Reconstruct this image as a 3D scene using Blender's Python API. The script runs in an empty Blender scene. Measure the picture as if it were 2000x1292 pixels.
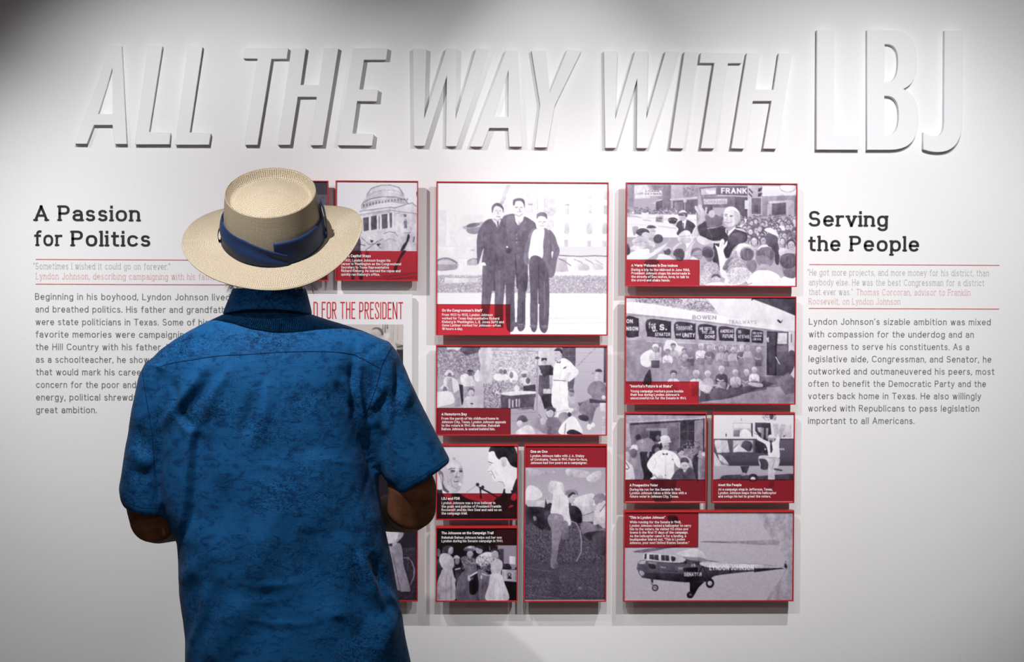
import bpy, bmesh, math, random
import numpy as np
from mathutils import Vector, Matrix
from mathutils.bvhtree import BVHTree

S = bpy.context.scene
C = S.collection
# ------------------------------------------------------------------ camera
FPX, DW = 4200.0, 5.5            # focal length in px of the 2000 px frame, camera to wall (m)
CAM = Vector((0.0, -DW, 1.60))
YAW, PIT, ROL = 0.0457207, 0.03025464, 0.00444336
_F = Vector((math.sin(YAW)*math.cos(PIT), math.cos(YAW)*math.cos(PIT), -math.sin(PIT)))
_R = _F.cross(Vector((0, 0, 1))).normalized()
_U = _R.cross(_F)
_R, _U = math.cos(ROL)*_R + math.sin(ROL)*_U, -math.sin(ROL)*_R + math.cos(ROL)*_U
cd = bpy.data.cameras.new('camera')
cam = bpy.data.objects.new('camera', cd); C.objects.link(cam)
m = Matrix.Identity(4)
for i, a in enumerate((_R, _U, -_F)):
    m[0][i], m[1][i], m[2][i] = a.x, a.y, a.z
m.translation = CAM
cam.matrix_world = m
cd.sensor_width = 36; cd.lens = FPX/2000*36
cd.dof.use_dof = True; cd.dof.focus_distance = 4.28; cd.dof.aperture_fstop = 20
S.camera = cam

def Q(px, py, y=0.0):
    "point at depth y in the room seen at photograph pixel (px, py)"
    d = _F + _R*((px-1000)/FPX) - _U*((py-646)/FPX)
    return CAM + d*((y-CAM.y)/d.y)
def PX(co):
    d = Vector(co)-CAM
    w = d.dot(_F)
    return 1000+FPX*d.dot(_R)/w, 646-FPX*d.dot(_U)/w

# ------------------------------------------------------------------ light
S.view_settings.view_transform = 'Standard'; S.view_settings.look = 'None'
S.view_settings.exposure = 0.0; S.view_settings.gamma = 1.0
S.view_settings.use_curve_mapping = False
w = bpy.data.worlds.new('world'); S.world = w; w.use_nodes = True
w.node_tree.nodes['Background'].inputs[0].default_value = (0.9, 0.93, 1.0, 1)
w.node_tree.nodes['Background'].inputs[1].default_value = 0.03

def spot(name, loc, target, power, size=58, blend=0.7, rad=0.012, col=(1.0, 0.985, 0.98)):
    l = bpy.data.lights.new(name, 'SPOT'); l.energy = power; l.color = col
    l.spot_size = math.radians(size); l.spot_blend = blend; l.shadow_soft_size = rad
    o = bpy.data.objects.new(name, l); C.objects.link(o)
    o.location = loc
    o.rotation_euler = (Vector(target)-Vector(loc)).to_track_quat('-Z', 'Y').to_euler()
    return o
# near row of track heads, close to the wall
spot('track_spotlight', (-1.376, -1.36, 2.44), (-1.122, 0, 0.873), 70.0, 74.5, 1.0)
spot('track_spotlight', (-0.721, -1.36, 2.44), (-0.455, 0, 1.583), 66.5, 66.3, 0.812)
spot('track_spotlight', (0.311, -1.36, 2.44), (0.364, 0, 2.000), 38.0, 30.0, 1.0)
spot('track_spotlight', (1.135, -1.36, 2.44), (1.114, 0, 1.418), 76.0, 74.0, 1.0)
# far row
spot('track_spotlight', (-0.362, -2.80, 2.80), (0.709, 0, 1.291), 92.0, 27.5, 0.8)
spot('track_spotlight', (0.204, -2.80, 2.80), (0.280, 0, 1.240), 96.0, 32.0, 1.0)
spot('track_spotlight', (1.264, -2.80, 2.80), (0.914, 0, 1.681), 122.0, 46.5, 0.5)
# added dim fill above the camera, not a known lamp; lifts the shadows
_l = bpy.data.lights.new('added_fill_light', 'AREA'); _l.shape = 'RECTANGLE'; _l.size = 4.0; _l.size_y = 1.4; _l.energy = 52; _l.color = (1, .95, .9)
_o = bpy.data.objects.new('added_fill_light', _l); C.objects.link(_o); _o.location = (0.2, -5.6, 3.15)
# overhead wash on the visitor
spot('track_spotlight', (-0.60, -1.98, 2.80), (-0.30, -1.20, 1.50), 150, 36, 1.0, 0.009)

# ------------------------------------------------------------------ materials
def lin(c):
    c = c/255.0
    return c/12.92 if c <= 0.04045 else ((c+0.055)/1.055)**2.4
def rgb(r, g, b): return (lin(r), lin(g), lin(b), 1)
def mat(name, col, rough=0.6, spec=0.3, metal=0.0, coat=0.0):
    M = bpy.data.materials.new(name); M.use_nodes = True
    b = M.node_tree.nodes['Principled BSDF']
    b.inputs['Base Color'].default_value = col; b.inputs['Roughness'].default_value = rough
    b.inputs['Specular IOR Level'].default_value = spec; b.inputs['Metallic'].default_value = metal
    b.inputs['Coat Weight'].default_value = coat
    return M
def N(M, t, **kw):
    n = M.node_tree.nodes.new(t)
    for k, v in kw.items():
        if k[0] == '_': n.inputs[k[1:].replace('_', ' ')].default_value = v
        else: setattr(n, k, v)
    return n
def LK(M, a, ao, b, bi): M.node_tree.links.new(a.outputs[ao], b.inputs[bi])
def ramp(M, *stops):
    r = N(M, 'ShaderNodeValToRGB'); cr = r.color_ramp
    while len(cr.elements) < len(stops): cr.elements.new(0.5)
    for e, (p, c) in zip(cr.elements, stops): e.position = p; e.color = c
    return r
def bump(M, src, so, strength=0.2, dist=0.001):
    b = N(M, 'ShaderNodeBump'); b.inputs['Strength'].default_value = strength; b.inputs['Distance'].default_value = dist
    LK(M, src, so, b, 'Height'); LK(M, b, 'Normal', M.node_tree.nodes['Principled BSDF'], 'Normal')
    return b
def noisy(M, ca, cb, scale, detail=4, bstr=0.1, bd=0.001, scl=(1, 1, 1), lo=0.35, hi=0.65):
    P = M.node_tree.nodes['Principled BSDF']
    tc = N(M, 'ShaderNodeTexCoord'); mp = N(M, 'ShaderNodeMapping'); mp.inputs['Scale'].default_value = scl
    LK(M, tc, 'Object', mp, 'Vector')
    no = N(M, 'ShaderNodeTexNoise', _Scale=scale, _Detail=detail); LK(M, mp, 'Vector', no, 'Vector')
    r = ramp(M, (lo, ca), (hi, cb)); LK(M, no, 'Fac', r, 'Fac'); LK(M, r, 'Color', P, 'Base Color')
    if bstr: bump(M, no, 'Fac', bstr, bd)
    return M
M_wall = noisy(mat('white_paint', rgb(232, 230, 231), 0.75, 0.2), rgb(230, 230, 232), rgb(233, 233, 235), 220, 3, 0.06, 0.0006)
M_letter = mat('white_letter_paint', rgb(228, 228, 231), 0.5, 0.25)
M_red = noisy(mat('red_lacquer', rgb(196, 34, 40), 0.38, 0.4), rgb(190, 42, 48), rgb(182, 36, 42), 60, 2, 0)
M_mount = noisy(mat('grey_mount', rgb(190, 186, 184), 0.8), rgb(188, 184, 182), rgb(196, 192, 190), 40, 2, 0)
M_poster = noisy(mat('poster_white', rgb(228, 226, 230), 0.5), rgb(227, 225, 229), rgb(230, 228, 232), 30, 2, 0)
M_black = noisy(mat('heading_ink', rgb(30, 30, 32), 0.6), rgb(28, 28, 30), rgb(36, 36, 38), 50, 2, 0)
M_grey = noisy(mat('body_ink', rgb(118, 118, 114), 0.7), rgb(112, 112, 108), rgb(122, 122, 118), 50, 2, 0)
M_lgrey = noisy(mat('quote_ink', rgb(182, 180, 182), 0.7), rgb(178, 176, 178), rgb(186, 184, 186), 50, 2, 0)
M_pink = noisy(mat('pink_ink', rgb(218, 178, 178), 0.7), rgb(216, 174, 174), rgb(221, 182, 182), 50, 2, 0)
M_rule = noisy(mat('rule_ink', rgb(196, 120, 118), 0.7), rgb(190, 112, 110), rgb(200, 126, 124), 50, 2, 0)
M_redink = noisy(mat('red_ink', rgb(200, 44, 50), 0.7), rgb(198, 42, 48), rgb(206, 50, 56), 50, 2, 0)
M_white = noisy(mat('caption_ink', rgb(236, 232, 236), 0.7), rgb(232, 228, 232), rgb(240, 236, 240), 50, 2, 0)
M_floor = noisy(mat('grey_carpet', rgb(120, 114, 108), 0.95), rgb(108, 102, 96), rgb(128, 122, 116), 160, 3, 0.3)
M_ceil = noisy(mat('ceiling_paint', rgb(120, 118, 116), 0.9), rgb(118, 116, 114), rgb(124, 122, 120), 30, 2, 0)
M_print = bpy.data.materials.new('printed_photograph'); M_print.use_nodes = True
_b = M_print.node_tree.nodes['Principled BSDF']; _b.inputs['Roughness'].default_value = 0.35; _b.inputs['Specular IOR Level'].default_value = 0.25
_a = N(M_print, 'ShaderNodeAttribute', attribute_name='ink'); LK(M_print, _a, 'Color', _b, 'Base Color')

# ------------------------------------------------------------------ object helpers
def mesh(name, verts, faces, mt, parent=None, smooth=False):
    me = bpy.data.meshes.new(name); me.from_pydata([tuple(v) for v in verts], [], faces)
    me.materials.append(mt); me.update()
    if smooth: me.polygons.foreach_set('use_smooth', [True]*len(me.polygons))
    o = bpy.data.objects.new(name, me); C.objects.link(o)
    if parent: o.parent = parent; o.matrix_parent_inverse = Matrix.Translation(-parent.location) if parent.type == 'EMPTY' or True else o.matrix_parent_inverse
    return o
def empty(name, loc, label, cat, group=None):
    o = bpy.data.objects.new(name, None); C.objects.link(o); o.location = loc; o.empty_display_size = 0.05
    return tag(o, label, cat, group)
def tag(o, label=None, cat=None, group=None, kind=None):
    for k, v in (('label', label), ('category', cat), ('group', group), ('kind', kind)):
        if v: o[k] = v
    return o
def boxes(bs):
    V, Fc = [], []
    for (x0, x1, y0, y1, z0, z1) in bs:
        n = len(V)
        V += [(x, y, z) for z in (z0, z1) for y in (y0, y1) for x in (x0, x1)]
        Fc += [tuple(n+i for i in f) for f in ((0, 2, 3, 1), (4, 5, 7, 6), (0, 1, 5, 4), (2, 6, 7, 3), (0, 4, 6, 2), (1, 3, 7, 5))]
    return V, Fc
def box(name, b, mt, parent=None): return mesh(name, *boxes([b]), mt, parent)

# ------------------------------------------------------------------ the room
for nm, b, mt in (('wall_back', (-4.0, 4.6, 0.0, 0.12, 0, 3.2), M_wall), ('wall_left', (-4.1, -4.0, -8.5, 0.12, 0, 3.2), M_wall),
                  ('wall_right', (4.6, 4.7, -8.5, 0.12, 0, 3.2), M_wall), ('wall_front', (-4.1, 4.7, -8.6, -8.5, 0, 3.2), M_wall),
                  ('floor', (-4.1, 4.7, -8.6, 0.12, -0.1, 0), M_floor), ('ceiling', (-4.1, 4.7, -8.6, 0.12, 3.2, 3.3), M_ceil)):
    tag(box(nm, b, mt), kind='structure')
tag(box('baseboard_back', (-3.98, 4.58, -0.015, -0.0005, 0.0, 0.11), M_mount), kind='structure')

# ------------------------------------------------------------------ stroke lettering (own glyphs)
def q(cx, cy, rx, ry, a0, a1, n=None, e=0.86):
    n = n or max(4, int(abs(a1-a0)/22)+1); o = []
    for i in range(n+1):
        a = math.radians(a0+(a1-a0)*i/n); c, s = math.cos(a), math.sin(a)
        o.append((cx+rx*math.copysign(abs(c)**e, c), cy+ry*math.copysign(abs(s)**e, s)))
    return o
X = .73
GL = {
 'a': (.41, [q(.21,.52,.19,.21,160,0)+[(.41,0)], [(.41,.43),(.22,.41)]+q(.2,.205,.2,.205,95,270)+[(.24,0)]+q(.24,.17,.17,.17,275,355)], [(.41,0,0,1)]),
 'b': (.45, [[(0,0),(0,1)], q(.23,.365,.225,.365,0,360)], [(0,1,1,0)]),
 'c': (.42, [q(.23,.365,.23,.365,40,320)], []),
 'd': (.45, [[(.45,0),(.45,1)], q(.22,.365,.225,.365,0,360)], [(.45,1,1,0),(.45,0,0,1)]),
 'e': (.44, [[(.01,.37),(.44,.37)]+q(.225,.365,.22,.365,8,315)], []),
 'f': (.27, [q(.27,.82,.15,.18,80,180)+[(.12,0)], [(0,X),(.27,X)]], [(.12,0,1,1)]),
 'g': (.44, [[(.44,X),(.44,-.08)]+q(.23,-.08,.21,.19,0,-155), q(.22,.365,.22,.365,0,360)], [(.44,X,0,.8)]),
 'h': (.4, [[(0,0),(0,1)], [(0,.45)]+q(.2,.48,.2,.25,170,0)+[(.4,0)]], [(0,1,1,0),(0,0,1,1),(.4,0,1,1)]),
 'i': (0, [[(0,0),(0,X)], [(0,.96),(0,1.0)]], [(0,X,1,0),(0,0,1,1)]),
 'j': (.05, [[(.05,X),(.05,-.12)]+q(-.05,-.12,.1,.13,0,-80), [(.05,.96),(.05,1.0)]], [(.05,X,1,0)]),
 'k': (.38, [[(0,0),(0,1)], [(.36,X),(.0,.3)], [(.12,.42),(.38,0)]], [(0,1,1,0),(0,0,1,1),(.38,0,1,1),(.36,X,1,1)]),
 'l': (0, [[(0,0),(0,1)]], [(0,1,1,0),(0,0,1,1)]),
 'm': (.68, [[(0,0),(0,X)], [(0,.45)]+q(.17,.5,.17,.23,170,0)+[(.34,0)], [(.34,.45)]+q(.51,.5,.17,.23,170,0)+[(.68,0)]], [(0,X,1,0),(0,0,1,1),(.34,0,.8,.8),(.68,0,1,1)]),
 'n': (.4, [[(0,0),(0,X)], [(0,.45)]+q(.2,.48,.2,.25,170,0)+[(.4,0)]], [(0,X,1,0),(0,0,1,1),(.4,0,1,1)]),
 'o': (.47, [q(.235,.365,.235,.365,0,360)], []),
 'p': (.45, [[(0,-.27),(0,X)], q(.23,.365,.225,.365,0,360)], [(0,X,1,0),(0,-.27,1,1)]),
 'q': (.45, [[(.45,-.27),(.45,X)], q(.22,.365,.225,.365,0,360)], [(.45,-.27,1,1)]),
 'r': (.25, [[(0,0),(0,X)], [(0,.42)]+q(.21,.45,.21,.28,170,78)], [(0,X,1,0),(0,0,1,1.2)]),
 's': (.37, [q(.185,.55,.16,.18,30,262)+q(.19,.185,.18,.185,82,-150)], []),
 't': (.27, [[(.1,.93),(.1,.16)]+q(.26,.16,.16,.16,180,275), [(0,X),(.27,X)]], []),
 'u': (.4, [[(0,X),(0,.22)]+q(.2,.23,.2,.23,180,340), [(.4,X),(.4,0)]], [(0,X,1,0),(.4,X,1,0),(.4,0,0,1)]),
 'v': (.4, [[(0,X),(.2,0),(.4,X)]], [(0,X,1,1),(.4,X,1,1)]),
 'w': (.62, [[(0,X),(.16,0),(.31,X),(.46,0),(.62,X)]], [(0,X,1,1),(.62,X,1,1)]),
 'x': (.38, [[(0,X),(.38,0)], [(.38,X),(0,0)]], [(0,X,1,1),(.38,X,1,1),(0,0,1,1),(.38,0,1,1)]),
 'y': (.4, [[(0,X),(.2,.02)], [(.4,X),(.17,-.14),(.1,-.26),(0,-.27)]], [(0,X,1,1),(.4,X,1,1)]),
 'z': (.35, [[(0,X),(.35,X),(0,0),(.35,0)]], []),
 'A': (.6, [[(0,0),(.3,1),(.6,0)], [(.1,.33),(.5,.33)]], [(0,0,1,1),(.6,0,1,1)]),
 'B': (.48, [[(0,0),(0,1),(.22,1)]+q(.24,.76,.2,.24,80,-80)+[(0,.52)], [(.22,.52)]+q(.25,.26,.23,.26,80,-80)+[(0,0)]], [(0,0,1,0),(0,1,1,0)]),
 'C': (.58, [q(.32,.5,.32,.5,42,318)], []),
 'D': (.56, [[(0,0),(0,1),(.2,1)]+q(.22,.5,.34,.5,80,-80)+[(0,0)]], [(0,0,1,0),(0,1,1,0)]),
 'E': (.44, [[(.44,1),(0,1),(0,0),(.44,0)], [(0,.52),(.4,.52)]], [(0,0,1,0),(0,1,1,0)]),
 'F': (.43, [[(.43,1),(0,1),(0,0)], [(0,.5),(.38,.5)]], [(0,0,1,1),(0,1,1,0)]),
 'G': (.6, [q(.32,.5,.32,.5,45,318)+[(.6,.45),(.36,.45)]], []),
 'H': (.54, [[(0,0),(0,1)], [(.54,0),(.54,1)], [(0,.52),(.54,.52)]], [(0,0,1,1),(0,1,1,1),(.54,0,1,1),(.54,1,1,1)]),
 'I': (0, [[(0,0),(0,1)]], [(0,0,1,1),(0,1,1,1)]),
 'J': (.36, [[(.36,1),(.36,.26)]+q(.18,.24,.18,.24,0,-165)], [(.36,1,1,1)]),
 'K': (.54, [[(0,0),(0,1)], [(.52,1),(0,.36)], [(.17,.56),(.54,0)]], [(0,0,1,1),(0,1,1,1)]),
 'L': (.42, [[(0,1),(0,0),(.42,0)]], [(0,1,1,1),(0,0,1,0)]),
 'M': (.7, [[(0,0),(0,1),(.35,.05),(.7,1),(.7,0)]], [(0,0,1,1),(.7,0,1,1)]),
 'N': (.55, [[(0,0),(0,1),(.55,0),(.55,1)]], [(0,0,1,1),(.55,1,1,1)]),
 'O': (.66, [q(.33,.5,.33,.5,0,360)], []),
 'P': (.47, [[(0,0),(0,1),(.22,1)]+q(.24,.74,.23,.26,80,-80)+[(0,.48)]], [(0,0,1,1),(0,1,1,0)]),
 'R': (.5, [[(0,0),(0,1),(.22,1)]+q(.24,.75,.23,.25,80,-80)+[(0,.5)], [(.25,.5),(.5,0)]], [(0,0,1,1),(0,1,1,0),(.5,0,.5,1)]),
 'S': (.5, [q(.25,.745,.22,.255,30,262)+q(.25,.255,.245,.255,82,-152)], []),
 'T': (.52, [[(0,1),(.52,1)], [(.26,1),(.26,0)]], [(.26,0,1,1)]),
 'U': (.52, [[(0,1),(0,.3)]+q(.26,.28,.26,.28,180,360)+[(.52,1)]], []),
 'V': (.56, [[(0,1),(.28,0),(.56,1)]], []),
 'W': (.84, [[(0,1),(.21,0),(.42,1),(.63,0),(.84,1)]], []),
 'Y': (.54, [[(0,1),(.27,.45),(.54,1)], [(.27,.45),(.27,0)]], []),
 '0': (.44, [q(.22,.5,.22,.5,0,360)], []), '1': (.2, [[(0,.8),(.2,1),(.2,0)]], []),
 '3': (.42, [q(.2,.75,.19,.25,150,-80)+q(.2,.26,.22,.26,80,-150)], []),
 '4': (.46, [[(.34,0),(.34,1),(0,.28),(.46,.28)]], []), '5': (.42, [[(.38,1),(.07,1),(.03,.52)]+q(.2,.32,.22,.32,115,-145)], []),
 '6': (.44, [q(.22,.3,.22,.3,0,360), [(.03,.4)]+q(.3,.55,.28,.45,165,80)], []), '7': (.42, [[(0,1),(.42,1),(.14,0)]], []),
 '8': (.44, [q(.22,.76,.19,.24,0,360), q(.22,.26,.22,.26,0,360)], []), '9': (.44, [q(.22,.7,.22,.3,0,360), [(.41,.6)]+q(.14,.45,.28,.45,15,-80)], []),
 '.': (0, [[(0,0),(0,.05)]], []), ',': (0, [[(0,.05),(0,0),(-.05,-.13)]], []), "'": (0, [[(0,1),(-.03,.83)]], []),
 '`': (.12, [[(0,.83),(.03,1)], [(.12,.83),(.15,1)]], []), '"': (.14, [[(0,1),(-.03,.83)], [(.14,1),(.11,.83)]], []),
 '-': (.22, [[(0,.36),(.22,.36)]], []), '_': (.7, [[(0,.36),(.7,.36)]], []), '(': (.12, [q(.3,.45,.3,.62,125,235)], []), ')': (.12, [q(-.18,.45,.3,.62,55,-55)], []),
}
def ribbon(pts, w, V, Fc, cap=True):
    P = [Vector(p) for p in pts]
    P = [p for i, p in enumerate(P) if i == 0 or (p-P[i-1]).length > 1e-5]
    if len(P) < 2: return
    closed = (P[0]-P[-1]).length < 1e-3
    for i in range(1, len(P)-1):            # sharp corners: two butted strokes keep their full width
        if not closed and (P[i]-P[i-1]).normalized().dot((P[i+1]-P[i]).normalized()) < -.3:
            ribbon([tuple(p) for p in P[:i]]+[tuple(P[i])], w, V, Fc, cap); ribbon([tuple(p) for p in P[i:]], w, V, Fc, cap); return
    if closed: P = P[:-1]
    elif cap:
        P[0] = P[0]+(P[0]-P[1]).normalized()*w/2; P[-1] = P[-1]+(P[-1]-P[-2]).normalized()*w/2
    n = len(P); b = len(V)
    for i in range(n):
        a = P[i]-P[(i-1) % n] if (closed or i > 0) else P[1]-P[0]
        c = P[(i+1) % n]-P[i] if (closed or i < n-1) else P[i]-P[i-1]
        a.normalize(); c.normalize()
        t = a+c
        if t.length < 0.1: t = a
        t.normalize(); nn = Vector((-t.y, t.x)); k = max(0.5, abs(nn.dot(Vector((-a.y, a.x)))))
        V.append(P[i]+nn*w/2/k); V.append(P[i]-nn*w/2/k)
    for i in range(n if closed else n-1):
        j = (i+1) % n
        Fc.append((b+2*i, b+2*i+1, b+2*j+1, b+2*j))
def text2d(s, w, serif=0, track=0.0):
    "ribbons of a line of text, cap height 1, x from 0; returns verts, faces, width"
    V, Fc = [], []; x = w/2; lay = []
    def lv():
        lay.extend([max(lay or [0])+1]*(len(V)-len(lay)))
    for ch in s:
        if ch == ' ': x += (.46 if serif else .34)+track*1.5; continue
        W, st, sr = GL[ch]
        gx = x
        def T(p):
            px, py = p
            yy = py+w/2 if py < 0 else (w/2+py*(X-w)/X if py <= X and ch.islower() else (w/2+py*(1-w) if not ch.islower() else X-w/2+(py-X)))
            return (gx+px, yy)
        for p in st: ribbon([T(a) for a in p], w, V, Fc); lv()
        if serif:
            for (sx, sy, l, r) in sr:
                a, b = T((sx-l*serif, sy)), T((sx+r*serif, sy))
                ribbon([a, b], w*.78, V, Fc, False); lv()
        x += W+w+.115+track+(serif*.75 if serif else 0)
    text2d.lay = lay
    return V, Fc, x-w/2-.115-track
def text_line(VV, FF, s, x0, x1, yb, cap, w, serif, depth, track=0.0, tall=1.0):
    "adds a line laid on the plane y=-depth between photo columns x0..x1 with baseline yb"
    V, Fc, W = text2d(s, w, serif, track)
    a, b = Q(x0, yb, -depth), Q(x1, yb, -depth)
    k = (b.x-a.x)/W; hz = cap/FPX*(DW-depth); n = len(VV); z = (a.z+b.z)/2
    for v, l_ in zip(V, text2d.lay): VV.append((a.x+v[0]*k, -depth-(l_ % 6)*6e-5, z+v[1]*hz*tall))
    for f in Fc: FF.append(tuple(n+i for i in f))
def text_obj(name, lines, mt, parent, depth, w, serif=0, track=0.0):
    VV, FF = [], []
    for (s, x0, x1, yb, cap) in lines: text_line(VV, FF, s, x0, x1, yb, cap, w, serif, depth, track)
    return mesh(name, VV, FF, mt, parent)

# ------------------------------------------------------------------ raised title letters
LETTERS = [
 ('A','ALL','first letter of the word ALL', [[(217.8,90.2),(237.2,90.8),(247.2,280.4),(224.8,280.4),(220,243.4),(183.2,243.2),(169.1,280.1),(146.4,279.8)],[(219.8,127),(190.6,223),(220.5,223)]]),
 ('L','ALL','first L of the word ALL', [[(289.8,90.2),(316.3,90.8),(290.1,257.7),(332,260),(330.3,281.1),(264,281.1)]]),
 ('L','ALL','second L of the word ALL', [[(367.8,90.8),(394.7,91.8),(369.5,258.7),(410.7,261),(407.4,281.8),(342.7,281.8)]]),
 ('T','THE','letter T that starts the word THE', [[(479.1,94.5),(562.2,94.5),(559.6,114.4),(529.7,114.3),(502.5,282.1),(478.4,282.1),(503.6,113.7),(475.5,113.2)]]),
 ('H','THE','letter H in the middle of THE', [[(569.5,94.5),(596.7,94.5),(586.3,166.2),(623.1,166.2),(633.5,94.5),(660.3,94.5),(629.8,282.8),(606.4,282.8),(619.3,188.3),(581.3,188.3),(566.5,282.1),(542.7,282.1)]]),
 ('E','THE','letter E that ends the word THE', [[(690.1,94.5),(756.5,94.5),(753.8,116),(710.6,116),(701.2,174.9),(738,175.9),(735.4,197.2),(697.2,196.7),(687.8,261),(729,262.3),(726.5,283.6),(659.5,282.9)]]),
 ('W','WAY','letter W that starts the word WAY', [[(807.2,95.4),(832.2,96.2),(827.9,235.5),(872.2,95.4),(891.4,95.4),(889.3,235.5),(930.2,95.4),(955.5,96.3),(891.6,284.9),(871.5,284.8),(873.4,144.1),(829.4,284.2),(809,284)]]),
 ('A','WAY','letter A in the middle of WAY', [[(988.8,98.6),(1010.6,99.5),(1019.3,285.6),(995.2,285.6),(993.2,249.1),(955.5,249.1),(941.8,285.6),(918.6,285.4)],[(993.7,133.1),(964.2,228.2),(993.2,228.2)]]),
 ('Y','WAY','letter Y that ends the word WAY', [[(1038.7,99.2),(1065.7,99.9),(1073.8,183.3),(1108.3,97.9),(1134.4,99.7),(1083.1,205),(1068.6,287.1),(1044.5,287.1),(1055.5,204.1)]]),
 ('W','WITH','letter W that starts the word WITH', [[(1180.2,100.6),(1205.5,101.2),(1201.1,238.4),(1241.1,100.6),(1264.9,101.2),(1262,238.4),(1300.6,100.8),(1327.3,101.8),(1264.9,288.5),(1244,288.5),(1245.5,148.5),(1203.4,288.2),(1182.6,288.2)]]),
 ('I','WITH','letter I of the word WITH', [[(1337.5,101.9),(1364.8,103),(1335.4,289.1),(1309.3,288.5)]]),
 ('T','WITH','letter T of the word WITH', [[(1369.6,103.5),(1452.2,104.2),(1448.7,122.8),(1421.5,122.6),(1395.8,288.9),(1369.5,288.9),(1395.8,122.4),(1367.1,122.2)]]),
 ('H','WITH','letter H that ends the word WITH', [[(1459.4,104.2),(1484.2,104.2),(1474.9,174.9),(1511.5,175.5),(1522,104.4),(1547,104.6),(1516.7,289.7),(1491.3,289.5),(1507.5,196.5),(1470.2,196.5),(1454.1,289.5),(1429,289)]]),
]
def bz(p0, p1, p2, p3, n=9):
    return [tuple((1-t)**3*p0[i]+3*(1-t)**2*t*p1[i]+3*(1-t)*t*t*p2[i]+t**3*p3[i] for i in (0, 1)) for t in [k/n for k in range(n)]]
Bo = [(1694.3,59.6),(1738,59.8)]+bz((1748,60),(1776,62),(1790,84),(1790,118))+bz((1790,118),(1790,152),(1782,166),(1763,173.6))+bz((1763,173.6),(1784,182),(1793.4,200),(1793.4,232))+bz((1793.4,232),(1793.4,272),(1777,291.6),(1740,291.8))+[(1740,291.8),(1693.9,291.8)]
B1 = [(1727.4,85.5)]+bz((1732,85.5),(1748,86),(1754.5,98),(1754.5,118))+bz((1754.5,118),(1754.5,148),(1748,160),(1732,160.5))+[(1732,160.5),(1727.2,160.5)]
B2 = [(1726.8,186.6)]+bz((1734,186.6),(1750,188),(1756,202),(1756,225))+bz((1756,225),(1756,252),(1748,264.5),(1732,264.6))+[(1732,264.6),(1726.6,264.6)]
Jo = [(1845.6,60.4),(1879.8,61),(1878.6,236)]+bz((1878.6,240),(1878.4,276),(1862,296),(1834,296.2))+bz((1834,296.2),(1822,296.2),(1812,294),(1803.8,290.4))+[(1803.8,290.4),(1804.2,259)]+bz((1804.2,259),(1812,264.5),(1820,266.4),(1828,266.2))+bz((1828,266.2),(1839,266),(1844.2,256),(1844.4,238))+[(1844.4,238)]
LETTERS += [('L','LBJ','upright letter L right of WITH', [[(1596.4,59.4),(1628.9,59.8),(1628.5,263.8),(1678,264.6),(1678,291.7),(1595.3,291.4)]]),
 ('B','LBJ','upright letter B between L and J', [Bo, B1, B2]), ('J','LBJ','upright letter J at the right end', [Jo])]
TD = 0.0205
def letter(ch, word, which, loops):
    cu = bpy.data.curves.new('raised_letter', 'CURVE'); cu.dimensions = '2D'; cu.fill_mode = 'BOTH'
    cu.extrude = TD/2-0.0006; cu.bevel_depth = 0.0006; cu.bevel_resolution = 1
    P0 = Q(loops[0][0][0], loops[0][0][1], -TD)
    for lp in loops:
        sp = cu.splines.new('POLY'); sp.points.add(len(lp)-1); sp.use_cyclic_u = True
        for p, (x, y) in zip(sp.points, lp):
            a = Q(x, y, -TD); p.co = (a.x-P0.x, a.z-P0.z, 0, 1)
    t = bpy.data.objects.new('tmp', cu); C.objects.link(t)
    me = bpy.data.meshes.new_from_object(t.evaluated_get(bpy.context.evaluated_depsgraph_get()))
    bpy.data.objects.remove(t)
    me.materials.clear(); me.materials.append(M_letter); me.name = 'raised_letter'
    me.transform(Matrix.Rotation(math.pi/2, 4, 'X'))
    o = bpy.data.objects.new('raised_letter', me); C.objects.link(o)
    o.location = (P0.x, -TD/2, P0.z)
    sty = 'tall upright' if word == 'LBJ' else 'slanted'
    tag(o, f'{sty} raised white capital {ch} on the wall, {which}', 'letter', 'raised white title letters')
for L_ in LETTERS: letter(*L_)

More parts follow.
